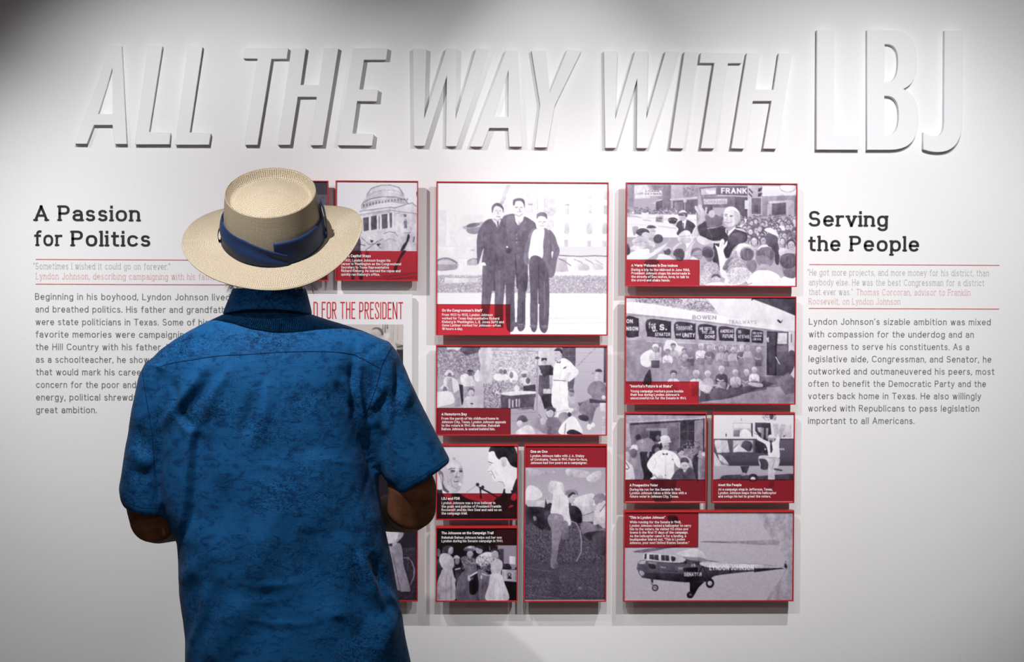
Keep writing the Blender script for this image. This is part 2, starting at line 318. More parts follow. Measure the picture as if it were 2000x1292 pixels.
# ------------------------------------------------------------------ wall texts
def wall_text(label, loc, heads, quotes1, quotes2, body, rules):
    r = empty('wall_text', loc, label, 'wall text', 'printed texts on the wall')
    for h in heads: text_obj('heading_word', [h], M_black, r, .0006, .15, .13, -.07)
    text_obj('quotation', quotes1, M_lgrey, r, .0006, .10, .10, -.02)
    text_obj('quotation_source', quotes2, M_pink, r, .0006, .10, .10, -.02)
    text_obj('paragraph', body, M_grey, r, .0006, .118, 0, .045)
    for (xa, xb, ya, yb) in rules:
        a, b = Q(xa, ya, 0), Q(xb, yb, 0); z = (a.z+b.z)/2
        box('rule', (a.x, b.x, -.0009, -.0002, z-.0011, z+.0011), M_rule, r)
BC, LB = 12.7, 579.7
wall_text('printed wall text headed A Passion for Politics, partly behind the visitor', Q(70, 600, 0),
  [('A', 66.8, 97.5, 431.8, 30.8), ('Passion', 113.8, 276.8, 432.2, 30.8), ('for', 66.8, 124.3, 480.6, 30.8), ('Politics', 139.2, 297.2, 481.4, 30.8)],
  [('`Sometimes I wished it could go on forever."', 65, 333, 525.8, 12.4)],
  [('Lyndon Johnson, describing campaigning with his father', 70, 427, 545.6, 12.4)],
  [('Beginning in his boyhood, Lyndon Johnson lived', 68.5, 449, 585.6, BC), ('and breathed politics. His father and grandfather', 69, 457, 610.2, BC),
   ('were state politicians in Texas. Some of his', 69.5, 407, 634.8, BC), ('favorite memories were campaigning in', 69.5, 388, 659.0, BC),
   ('the Hill Country with his father. In', 70, 336, 683.4, BC), ('as a schoolteacher, he showed', 70, 310, 708.0, BC),
   ('that would mark his career', 70.5, 282, 732.4, BC), ('concern for the poor and', 70.5, 265.5, 757.0, BC), ('energy, political shrewdness', 70.5, 296, 781.5, BC),
   ('great ambition.', 70.5, 189, 806.2, BC)],
  [(69.8, 440, 505.6, 508.4), (69.8, 470, 553.8, 556.6)])
wall_text('printed wall text headed Serving the People, on the right', Q(1580, 600, 0),
  [('Serving', 1579, 1737.5, 442.6, 30.8), ('the', 1578.5, 1644.7, 490.4, 30.8), ('People', 1660, 1798.4, 491, 30.8)],
  [('`He got more projects, and more money for his district, than', 1577, 1932, 538.2, 12.4), ('anybody else. He was the best Congressman for a district', 1580, 1923, 557.4, 12.4), ('that ever was."', 1580, 1666, 575.6, 12.4)],
  [('Thomas Corcoran, advisor to Franklin', 1672.5, 1896, 576.4, 12.4), ('Roosevelt, on Lyndon Johnson', 1579.5, 1759, 594.2, 12.4)],
  [("Lyndon Johnson's sizable ambition was mixed", 1579.8, 1935, 634.2, BC), ('with compassion for the underdog and an', 1579.6, 1902, 658.6, BC),
   ('eagerness to serve his constituents. As a', 1579.4, 1893, 682.8, BC), ('legislative aide, Congressman, and Senator, he', 1579.2, 1936, 707.0, BC),
   ('outworked and outmaneuvered his peers, most', 1579, 1942, 731.0, BC), ('often to benefit the Democratic Party and the', 1578.8, 1925.5, 755.0, BC),
   ('voters back home in Texas. He also willingly', 1578.6, 1916, 779.0, BC), ('worked with Republicans to pass legislation', 1578.4, 1912.5, 803.0, BC),
   ('important to all Americans.', 1578.2, 1786, 827.2, BC)],
  [(1580.4, 1952, 515.8, 518.2), (1579.8, 1951.4, 601.4, 603.4)])

# ------------------------------------------------------------------ printed photographs, drawn shape by shape
# p grey x y ..  polygon | s grey x y ..  smooth closed shape | e grey cx cy rx ry [rot]  ellipse | l grey w x y ..  line
# n amp size x0 y0 x1 y1  grain | g g0 g1 x0 y0 x1 y1  vertical blend | c n size x0 y0 x1 y1 dark light seed  crowd of heads
# h grey x y r hair  head | t grey x y h w text  lettering | r x0 y0 x1 y1 gain  red caption field | m grey x y w h seed  leaves
ART = {}
ART['staff'] = (840, 345, 4.036, '''
g 246 242 50 40 1405 560
p 228 60 265 130 265 130 540 60 540
p 236 160 300 420 300 420 540 160 540
p 206 596 60 632 60 612 130 575 215 545 215
p 233 635 60 850 60 850 300 575 300 600 140
l 214 4 848 90 848 290
l 220 3 870 95 870 290 1010 290 1010 88 850 88
s 224 895 290 895 150 915 112 945 105 970 118 985 150 985 290
l 208 3 900 290 900 150 940 110 980 150 980 290
l 222 2 920 130 920 290
l 222 2 940 130 940 290
l 222 2 960 130 960 290
l 218 3 1010 300 1395 320
l 226 3 1010 465 1395 470
l 228 3 1010 600 1395 600
p 206 1240 105 1272 105 1272 170 1240 170
p 206 1362 105 1392 105 1392 175 1362 175
p 210 1240 218 1272 218 1272 285 1240 285
p 196 1362 218 1392 218 1392 290 1362 290
p 216 1058 215 1092 215 1092 290 1058 290
p 168 1058 210 1094 210 1094 222 1058 222
l 214 3 1050 205 1075 186 1100 205
p 170 770 208 806 208 806 222 770 222
p 218 770 222 806 222 806 280 770 280
l 216 3 762 204 788 186 812 204
s 206 1056 440 1056 375 1074 350 1092 375 1092 440
s 200 1232 440 1232 378 1252 352 1272 378 1272 440
s 200 1354 440 1354 380 1374 352 1393 380 1393 440
p 206 1056 492 1086 492 1086 550 1056 550
p 200 1232 496 1266 496 1266 552 1232 552
p 196 1352 496 1386 496 1386 550 1352 550
l 206 4 1282 470 1282 610
l 226 2 915 330 975 330
s 222 915 350 940 325 970 345 970 400 925 400
g 222 236 60 545 1395 775
p 236 60 550 340 550 340 640 60 640
p 188 322 572 356 572 356 586 322 586
s 150 60 660 100 640 150 640 205 662 220 690 215 725 160 738 60 738
s 205 60 672 110 656 160 660 200 690 60 690
l 96 7 60 662 100 643 150 643 220 680
s 168 300 660 340 640 380 648 380 690 300 690
l 110 6 298 668 340 645 380 650
l 140 4 60 695 370 695
p 240 228 650 292 650 288 745 240 745
l 206 3 250 655 252 740
l 206 3 270 655 272 740
s 190 980 660 1040 640 1100 650 1115 700 1090 740 980 740
s 240 1080 640 1170 640 1120 740 1090 740
l 118 8 1010 640 1060 662 1110 700
l 130 6 1130 645 1190 670 1225 700
l 140 6 1220 645 1270 670 1300 700
l 150 5 1300 650 1360 690
s 196 1180 680 1240 690 1250 730 1170 730
s 198 1290 680 1350 690 1360 725 1290 725
l 96 8 1010 615 1080 620 1180 624 1290 618 1395 622
g 172 158 60 785 1395 915
m 118 60 775 1335 140 3
m 214 60 775 1335 140 5
n 26 5 60 775 1395 918
p 216 120 800 380 800 380 830 120 842
g 240 246 60 918 1395 1240
l 216 5 640 1118 1395 1108
l 214 4 700 1165 1395 1146
n 4 6 60 920 1395 1240
s 178 260 395 300 380 420 355 425 395 330 412 275 412
s 92 290 385 320 368 380 362 392 375 350 395 300 398
s 128 295 412 400 395 412 430 350 452 300 440
s 70 430 352 480 330 520 350 560 330 585 350 600 480 600 700 540 705 415 700 425 560 380 690 370 600 370 500 385 420
l 40 5 425 560 420 470 440 420
l 40 6 515 600 540 700
l 52 4 480 380 525 450 590 340
l 96 4 465 370 520 455
l 50 4 430 560 500 575
s 226 488 335 515 325 555 330 550 360 535 400 515 370
p 62 526 350 540 350 542 400 532 400
e 238 530 275 42 62
s 84 486 275 488 230 520 205 555 212 578 245 576 285 566 250 530 228 505 240 492 280
l 120 4 512 266 528 264
l 120 4 545 266 560 268
l 130 4 533 270 536 295
l 70 5 524 312 550 314
l 168 8 500 330 528 345 560 325
s 236 390 690 430 675 445 710 435 750 400 740
p 66 415 700 600 700 600 760 580 1000 580 1190 510 1190 512 900 490 900 455 1190 400 1190 412 900
l 36 9 508 720 510 900
l 100 4 440 760 430 1000
l 100 4 550 740 545 980
s 66 570 320 640 290 670 300 700 340 740 310 800 340 830 370 830 430 780 470 740 600 700 690 600 560 590 430
s 92 600 330 650 305 660 360 615 480
l 44 6 612 480 600 560
s 78 625 350 690 380 745 330 755 480 742 560 700 590 620 570 612 460
l 52 3 630 430 740 425
l 52 3 625 500 740 500
l 56 3 620 540 740 545
e 190 682 455 4 4
e 190 682 485 4 4
e 190 682 515 4 4
p 236 665 300 740 305 728 345 690 380 672 350
p 180 692 345 708 345 706 378 692 378
e 240 698 240 45 70
s 78 652 215 655 180 690 166 730 172 745 200 742 245 735 215 715 190 675 192 662 225
l 88 6 668 240 690 238
l 88 6 708 240 726 240
l 120 5 700 245 706 268
l 150 5 686 276 722 271
l 168 8 665 292 700 310 732 288
s 60 590 560 660 580 700 595 740 560 765 640 760 800 752 1000 748 1190 690 1190 692 900 678 760 665 900 668 1190 605 1190 598 900
l 30 12 672 600 676 700 690 880
l 108 4 700 620 735 760
s 40 592 560 640 570 632 598 600 600
e 240 607 552 8 7
s 46 735 600 770 700 760 900 700 840 690 700
s 92 800 410 850 405 900 400 950 420 985 470 1000 520 1020 580 1000 650 978 770 930 790 880 700 890 560 860 430 820 440 790 560 775 690 740 660 750 540
l 60 6 945 440 950 600 940 690
l 60 5 1000 560 940 660
s 236 970 590 960 640 955 590
s 246 810 430 850 405 898 415 890 520 882 640 780 650 788 520
e 240 880 350 44 60
s 96 838 330 842 290 880 274 915 290 920 330 900 312 860 308
l 110 5 852 352 874 350
l 110 5 890 352 908 352
l 140 4 884 356 886 372
l 165 4 864 384 896 384
s 214 912 385 940 395 945 410 925 415
s 56 785 645 880 640 935 790 930 1190 865 1190 862 900 850 900 845 1190 795 1190 790 900
l 30 7 855 680 858 1000
l 110 4 900 820 905 1100
e 60 670 1165 26 20
e 76 720 1172 30 16
e 90 815 1178 28 14
e 90 905 1182 26 14
l 210 2 700 1166 735 1166
n 8 3 370 180 1020 1190
r 50 1008 637 1255 1
''')
ART['porch'] = (840, 660, 5.556, '''
g 176 186 70 80 1925 1050
p 150 75 90 545 90 545 440 75 440
m 88 75 90 470 330 1
m 205 75 150 470 280 2
p 86 320 95 545 95 540 150 400 190 330 150
p 226 180 95 350 95 300 140 250 120 190 130
p 206 660 130 1160 130 1160 440 660 440
m 120 670 150 490 290 4
m 222 670 150 490 290 6
p 198 545 100 1420 95 1420 150 545 130
l 96 7 560 92 830 92
l 128 4 660 130 1330 150
s 206 530 130 660 130 655 300 670 480 535 480 545 300
g 196 180 480 480 690 620
p 186 480 620 600 620 560 760 480 760
l 158 3 490 560 560 600
p 196 1170 100 1580 100 1580 700 1170 700
p 92 1425 95 1575 95 1570 400 1530 700 1425 300
l 138 3 1500 95 1500 290
l 138 3 1425 200 1572 200
g 196 178 1575 95 1890 700
l 168 2 1575 160 1890 160
l 168 2 1575 260 1890 260
l 168 2 1575 360 1890 360
l 168 2 1575 460 1800 460
l 92 3 1790 105 1690 200 1590 310
p 60 1880 95 1905 95 1905 480 1880 480
p 216 1905 95 1920 95 1920 1050 1905 1050
s 226 165 380 200 345 240 360 255 400 170 400
e 128 215 410 22 34
s 228 150 460 190 420 250 430 300 470 320 560 270 600 240 540 170 560
p 186 180 430 240 430 250 580 190 580
s 222 330 420 380 390 440 400 470 440 490 520 360 520
e 110 435 375 28 36
p 60 410 345 470 350 470 365 405 362
p 150 370 525 480 520 480 720 380 740
p 44 315 500 360 510 365 720 345 725
p 168 262 600 320 560 335 740 270 750
s 226 110 545 155 505 200 535 195 552 120 552
e 116 165 565 24 40
s 236 75 600 130 580 200 575 250 610 262 700 120 740 75 750
s 232 480 400 520 340 535 380 530 470 490 460
e 200 445 585 30 42
s 90 412 590 420 545 450 538 482 560 480 590 465 565 430 565
s 206 350 740 380 650 430 630 500 640 560 720 560 760 340 760
e 60 455 710 16 8
s 235 735 340 765 308 795 335 765 345
e 140 765 362 20 28
s 236 700 400 760 385 790 420 780 470 700 450
s 228 790 350 810 318 840 345
e 120 812 368 20 30
s 236 780 410 830 390 850 440 800 480
s 235 850 340 872 308 900 340
s 238 850 380 900 350 950 400 940 480 870 470
e 130 880 400 22 36
e 126 1020 400 24 40
s 230 985 385 1010 350 1050 352 1055 378
s 226 980 440 1060 430 1090 500 1000 500
e 110 1060 462 24 34
p 60 1010 520 1140 500 1145 575 1010 572
m 76 680 460 330 110 8
m 210 690 470 300 100 9
e 236 940 545 28 38
s 214 680 520 715 500 750 560 760 640 690 600
m 70 580 500 200 260 11
p 232 775 590 960 570 1145 580 1145 600 870 622 770 610
p 82 770 612 870 625 1145 600 1145 640 870 660 765 650
p 68 765 650 850 655 850 760 775 760
p 76 870 660 1120 640 1120 760 870 770
l 60 9 1010 640 1010 900
l 60 9 1130 640 1110 860
p 200 890 670 905 670 905 750 890 750
p 206 930 660 945 660 945 745 930 745
p 186 960 660 972 660 975 745 960 745
l 150 5 870 770 1120 745
l 110 12 1120 760 880 790
p 90 1180 400 1290 400 1300 600 1320 740 1240 760 1200 640 1170 600
e 176 1232 250 28 38
p 40 1204 215 1262 215 1262 245 1240 232 1204 250
p 206 1226 548 1306 548 1306 600 1226 600
l 60 5 1222 545 1308 545 1308 604 1222 604 1222 545
p 46 1200 620 1330 600 1335 740 1240 770
p 54 1170 295 1305 288 1405 395 1220 405
l 96 3 1180 300 1300 294 1398 392
p 60 1190 360 1270 400 1240 430
l 120 7 1160 215 1160 980
e 60 1160 215 26 14
l 70 5 1265 400 1265 560
l 84 7 1150 800 1100 900
l 84 7 1165 800 1230 900
s 240 1340 300 1390 250 1440 215 1500 240 1560 300 1605 350 1590 400 1510 470 1490 480 1490 740 1330 740 1320 560 1330 420
s 214 1490 460 1500 420 1530 380 1500 370 1440 440 1460 480
l 182 4 1400 270 1420 350 1400 440
l 170 4 1440 330 1500 300
l 190 3 1400 500 1420 730
s 60 1440 325 1470 305 1470 322 1445 332
e 196 1385 180 42 58 -15
s 48 1340 135 1370 108 1410 108 1432 140 1435 180 1420 170 1400 140 1350 140
e 160 1420 180 8 16
l 130 4 1352 168 1372 172
l 96 4 1350 212 1372 216
s 150 1340 190 1352 230 1380 240 1355 245
s 34 1375 250 1392 262 1410 245 1408 268 1392 266 1376 270
l 60 6 1335 455 1470 462
e 176 1310 500 16 40
s 176 1530 560 1560 580 1620 700 1610 860 1540 850 1500 700 1490 620
e 150 1528 590 34 44
p 88 1500 560 1555 560 1560 590 1510 580
s 176 1740 385 1800 355 1870 360 1875 385 1800 392
s 56 1790 360 1800 338 1840 332 1862 362
e 186 1805 430 38 56
s 128 1700 580 1730 500 1790 465 1860 470 1912 540 1905 700 1800 760 1740 960 1700 860 1620 800 1640 700 1750 640
l 96 5 1800 500 1760 640
l 150 5 1830 500 1850 620
e 206 1800 440 22 30
p 50 1730 655 1910 680 1905 705 1730 700
e 216 1880 640 24 22
p 206 1840 700 1910 700 1905 800 1845 790
p 200 1865 850 1912 850 1912 1040 1865 1040
l 110 3 1865 880 1912 880
l 110 3 1865 940 1912 940
l 110 3 1865 990 1912 990
e 232 1725 960 26 34
e 232 1765 940 22 26
p 90 1600 700 1660 690 1620 740
s 64 1610 840 1680 830 1720 860 1700 900 1620 880
g 168 176 870 780 1180 1045
l 110 3 880 820 1150 800
l 110 3 880 900 1100 880
s 110 1270 760 1300 745 1340 760 1345 860 1310 890 1265 850 1260 800
e 206 1300 810 40 50
s 74 1265 760 1310 740 1360 770 1350 800 1310 775 1270 790
s 116 1260 900 1330 850 1420 900 1420 1040 1270 1040
s 150 1090 930 1150 860 1210 870 1260 950 1260 1040 1150 980
e 190 1220 900 26 40
s 82 945 880 980 840 1030 840 1058 880 1050 905 1000 910 960 925
e 212 975 925 32 34
s 222 940 1040 960 990 1060 940 1120 980 1125 1040
s 240 1338 850 1365 830 1370 740 1400 712 1480 708 1510 750 1545 760 1550 785 1480 830 1400 852
l 176 5 1365 800 1500 775
e 156 1450 860 60 62
s 62 1500 800 1530 820 1520 850 1490 840
s 242 1410 960 1500 860 1560 850 1620 930 1645 1040 1415 1040
l 128 9 1470 920 1460 1040
s 40 1490 1040 1500 1000 1560 990 1640 1030 1640 1045
n 8 3 75 90 1915 1045
r 70 760 874 1055 .82
''')
ART['microphones'] = (840, 855, 7.6, '''
g 224 218 100 115 1300 1200
p 228 100 500 130 520 180 740 170 780 110 780
s 206 180 620 170 500 200 420 250 350 330 330 400 330 460 400 490 480 495 600 470 720 420 790 330 830 250 820 200 760
s 96 180 640 230 740 290 800 240 810 195 760
s 222 230 450 300 360 400 350 450 420 400 440 300 470
s 176 330 300 360 290 380 320 345 325
s 128 120 470 170 490 200 540 190 660 140 560
e 214 165 600 24 62
l 96 5 160 560 170 620
l 58 9 275 470 330 450 372 455
l 58 8 430 460 480 462
e 92 340 492 34 16
e 92 458 494 26 18
l 60 6 312 492 364 496
l 60 6 440 498 476 500
l 116 6 300 520 360 512
l 128 6 395 500 400 560 380 580
l 96 8 372 582 440 578
l 196 9 402 520 410 560
e 92 392 640 38 14
e 222 392 634 30 6
l 110 5 300 610 340 720 400 750 450 700
e 236 448 690 24 26
l 150 5 260 560 280 700
s 36 100 800 150 770 190 770 200 830 330 830 430 820 560 900 720 940 860 1000 860 1200 100 1200
p 236 180 770 260 810 200 825
s 240 860 260 870 200 940 190 1000 260 1020 330 1060 290 1120 290 1150 350 1200 420 1290 440 1295 640 1220 720 1100 720 1080 650 1030 640 940 640 920 590 910 540 890 520 850 510 846 490 870 450 878 400 860 340
s 34 870 210 900 130 1000 110 1200 110 1260 170 1300 300 1300 430 1265 440 1200 410 1160 350 1120 290 1060 290 1020 320 980 280 940 200
l 90 5 930 130 1000 120 1080 150
l 80 6 1180 150 1260 220
e 222 1088 360 44 74
l 146 5 1070 330 1086 420
l 60 9 860 356 890 366 925 376
l 50 7 880 400 900 394
l 90 6 852 500 890 496
l 110 7 900 480 930 530 960 600
l 96 6 905 540 925 548
l 150 5 960 490 1000 560
l 120 5 1000 640 1080 660 1110 740
p 232 1100 720 1230 700 1290 720 1290 830 1180 830 1110 810
s 30 1060 840 1090 760 1110 760 1120 820 1200 820 1195 780 1220 770 1230 720 1295 620 1300 1200 860 1200 940 940
p 224 1140 760 1175 760 1160 800 1150 790
s 228 1195 900 1220 830 1270 820 1290 860 1280 900 1240 930
s 226 1160 1030 1200 990 1235 1005 1190 1030
l 44 22 740 720 760 900
l 44 22 740 740 880 810 1000 880
e 50 705 690 26 26
e 60 780 730 24 26
l 96 4 540 810 690 700
l 60 8 690 700 760 760 740 880
p 224 540 830 700 830 740 900 520 870
p 206 820 840 950 870 940 940 820 930
s 206 200 830 330 830 330 900 360 1000 350 1160 310 1100 290 940
s 214 460 1010 500 1060 530 1110 500 1130 480 1080
s 40 320 835 390 830 385 900 345 900
n 7 4 100 110 1300 1200
r 95 818 1300 1200 .86
''')
ART['bouquet'] = (840, 1020, 7.6, '''
g 14 24 95 70 1300 1165
p 96 1010 90 1090 90 1000 170 1000 340 980 340
p 70 970 90 1300 90 1300 360 970 360
g 148 138 1000 345 1290 700
p 60 1010 395 1085 395 1085 690 1010 690
p 206 1172 500 1258 508 1256 625 1170 618
l 40 10 870 350 900 430
l 160 6 885 360 880 420
s 34 1085 620 1130 595 1170 620 1200 690 1080 690
e 176 1125 606 36 7
e 20 1270 680 20 14
p 186 1060 700 1290 710 1290 885 1060 865
l 90 5 1070 720 1070 840
l 90 5 1090 722 1090 845
l 90 5 1240 730 1240 860
l 90 5 1262 730 1262 862
p 166 1130 735 1215 735 1215 840 1130 840
e 34 1170 780 26 32
e 176 1170 776 15 20
s 34 1140 835 1160 810 1190 812 1205 835
l 100 6 1130 722 1230 726
p 8 1060 885 1290 890 1290 1160 1150 1160
e 112 130 450 28 60
s 52 105 560 150 560 180 680 150 780 105 820
s 96 105 420 115 395 140 420 130 470 105 480
s 62 185 460 195 380 240 350 310 345 335 365 300 400 280 440 270 470 230 490
s 184 285 385 320 365 345 380 342 420 346 430 330 465 290 470 272 440
l 80 4 322 395 340 392
l 60 4 318 440 336 436
p 140 270 450 320 470 300 500 260 480
s 190 140 530 170 470 240 460 320 500 355 560 355 660 300 700 200 690 150 600
l 150 5 200 610 290 700 340 800
s 186 200 690 320 680 350 760 375 900 370 1150 105 1150 110 900 160 760
l 142 6 250 740 240 1150
l 152 6 180 790 140 1150
l 120 8 320 800 320 1140
e 178 362 860 24 40
e 150 405 570 34 56
s 206 350 545 365 500 400 490 435 510 442 540 400 525
s 66 355 560 380 640 370 700 440 700 450 640 470 800 400 900 380 800
m 30 370 640 100 130 21
p 206 370 690 450 672 452 690 372 708
s 100 455 560 480 510 560 500 660 540 690 640 690 760 640 840 720 1145 400 1145 400 900 460 760 520 690
m 64 470 520 200 170 22
m 150 470 520 200 170 23
l 74 5 470 860 440 1140
l 74 5 560 880 560 1140
l 74 5 620 900 640 1140
l 190 8 560 570 610 610 670 600
s 150 500 410 530 370 600 350 660 360 668 410 610 432 530 428
e 96 570 410 80 20
e 200 590 370 34 14
e 176 592 470 48 46
p 140 570 500 620 500 610 540 580 540
l 90 4 575 470 595 470
s 190 570 780 600 830 600 880 560 850
p 216 585 790 740 700 755 712 600 812
p 40 590 812 750 716 758 726 605 828
s 12 585 880 630 850 690 860 700 940 690 1040 630 1075 585 1030
e 176 725 410 52 62 -20
s 44 670 360 720 345 790 365 790 420 760 400 700 380
s 216 680 600 690 520 760 470 830 440 910 450 930 520 920 600 860 640 760 660
s 110 700 720 760 700 880 780 880 900 840 1145 730 1145 720 900
l 60 5 780 840 770 1140
e 200 760 810 14 30
m 70 700 500 210 220 25
m 200 720 500 190 220 26
m 40 770 600 130 100 27
s 184 900 470 920 410 970 395 1010 440 1005 510 960 550 920 530
s 40 912 450 930 398 980 390 1018 430 1012 500 1000 440 950 420
l 60 4 930 460 948 460
l 60 4 965 458 982 458
l 70 5 940 510 975 506
s 200 900 620 940 560 1000 540 1060 580 1072 650 1050 720 1040 790 930 780 900 720
l 176 18 760 760 860 790 1000 740 1030 690
s 206 900 770 1040 770 1100 900 1160 1150 830 1150 870 920
l 176 5 960 820 930 1150
l 176 5 1010 830 1050 1150
n 7 4 100 350 1290 1160
r 95 70 1300 350 .5
''')
ART['wheel'] = (1020, 860, 4.038, '''
g 166 190 24 30 660 600
s 190 30 220 110 230 240 240 250 260 110 280 30 285
s 200 350 225 450 235 530 250 500 290 360 280
s 214 500 300 560 250 610 240 620 280 560 330
s 230 30 400 60 355 110 365 150 400 160 440 110 470 30 500
s 216 205 380 220 325 260 318 320 340 330 390 300 420 230 420
s 214 400 470 450 440 560 420 560 520 450 540
s 226 560 480 640 420 655 440 655 620 560 600
p 196 30 470 240 470 500 520 655 500 655 640 30 640
g 92 66 24 640 660 1255
m 116 30 640 620 320 31
m 46 30 640 620 330 32
n 20 6 24 640 660 1255
s 48 30 505 50 520 75 520 160 525 180 550 175 700 60 640 60 660 30 640
s 150 90 600 110 598 118 620 100 632
s 40 160 560 180 520 185 465 200 500 220 490 248 510 240 570 215 600 225 690 200 700 160 640
s 58 180 560 230 560 250 640 240 700 190 690
s 44 352 560 370 490 380 510 430 520 468 570 470 640 440 650 380 640
s 58 380 520 372 490 385 500
s 226 250 400 290 380 340 420 365 470 370 560 385 640 378 668 350 660 330 600 320 560 300 600 240 590 225 560 240 480
l 200 4 300 420 290 520 285 590
l 200 5 350 480 350 590
s 132 205 610 230 575 300 580 325 610 325 680 310 760 285 880 280 990 230 990 235 860 235 720 208 650
s 160 260 595 280 595 275 620 250 625
l 60 5 322 640 322 720 290 850 280 960
s 122 325 640 362 650 360 770 330 780 315 760
e 100 268 985 22 16
s 140 335 425 350 395 400 384 432 400 438 430 400 412 350 430
e 190 390 450 26 34
s 50 362 430 400 405 420 425 400 425 380 440 365 450
l 60 3 396 440 408 442
l 70 3 398 468 410 466
l 156 9 385 635 425 650 455 710 468 790 465 880 430 950
l 60 4 388 625 435 645 465 705 478 790 473 880 440 955
e 120 390 800 18 16
l 112 3 390 640 390 960
l 112 3 390 800 440 660
l 112 3 390 800 462 760
l 112 3 390 800 458 880
l 112 3 390 800 420 940
l 112 3 390 800 340 700
l 112 3 390 800 330 870
l 112 3 390 800 360 940
s 150 555 455 590 420 640 422 655 450 650 475 600 462 570 468
e 150 600 480 34 34
s 206 580 520 620 490 655 500 655 690 600 660 560 660
l 56 5 655 500 610 560
l 60 3 470 590 520 580 560 560
s 130 460 660 500 640 560 660 600 690 655 690 655 720 560 720 480 740
s 50 480 740 560 715 655 720 655 760 560 790
s 70 560 740 655 720 655 900 560 860
l 130 3 30 1000 150 1020 250 1030
l 120 4 60 1210 160 1230 300 1240
l 130 3 200 1100 240 1140
l 120 4 520 1150 610 1200
m 106 30 1080 200 160 33
m 96 300 1000 340 230 34
e 110 340 1070 14 14
e 120 460 1160 16 10
n 12 4 24 220 660 1255
r 22 42 660 216 1.05
''')
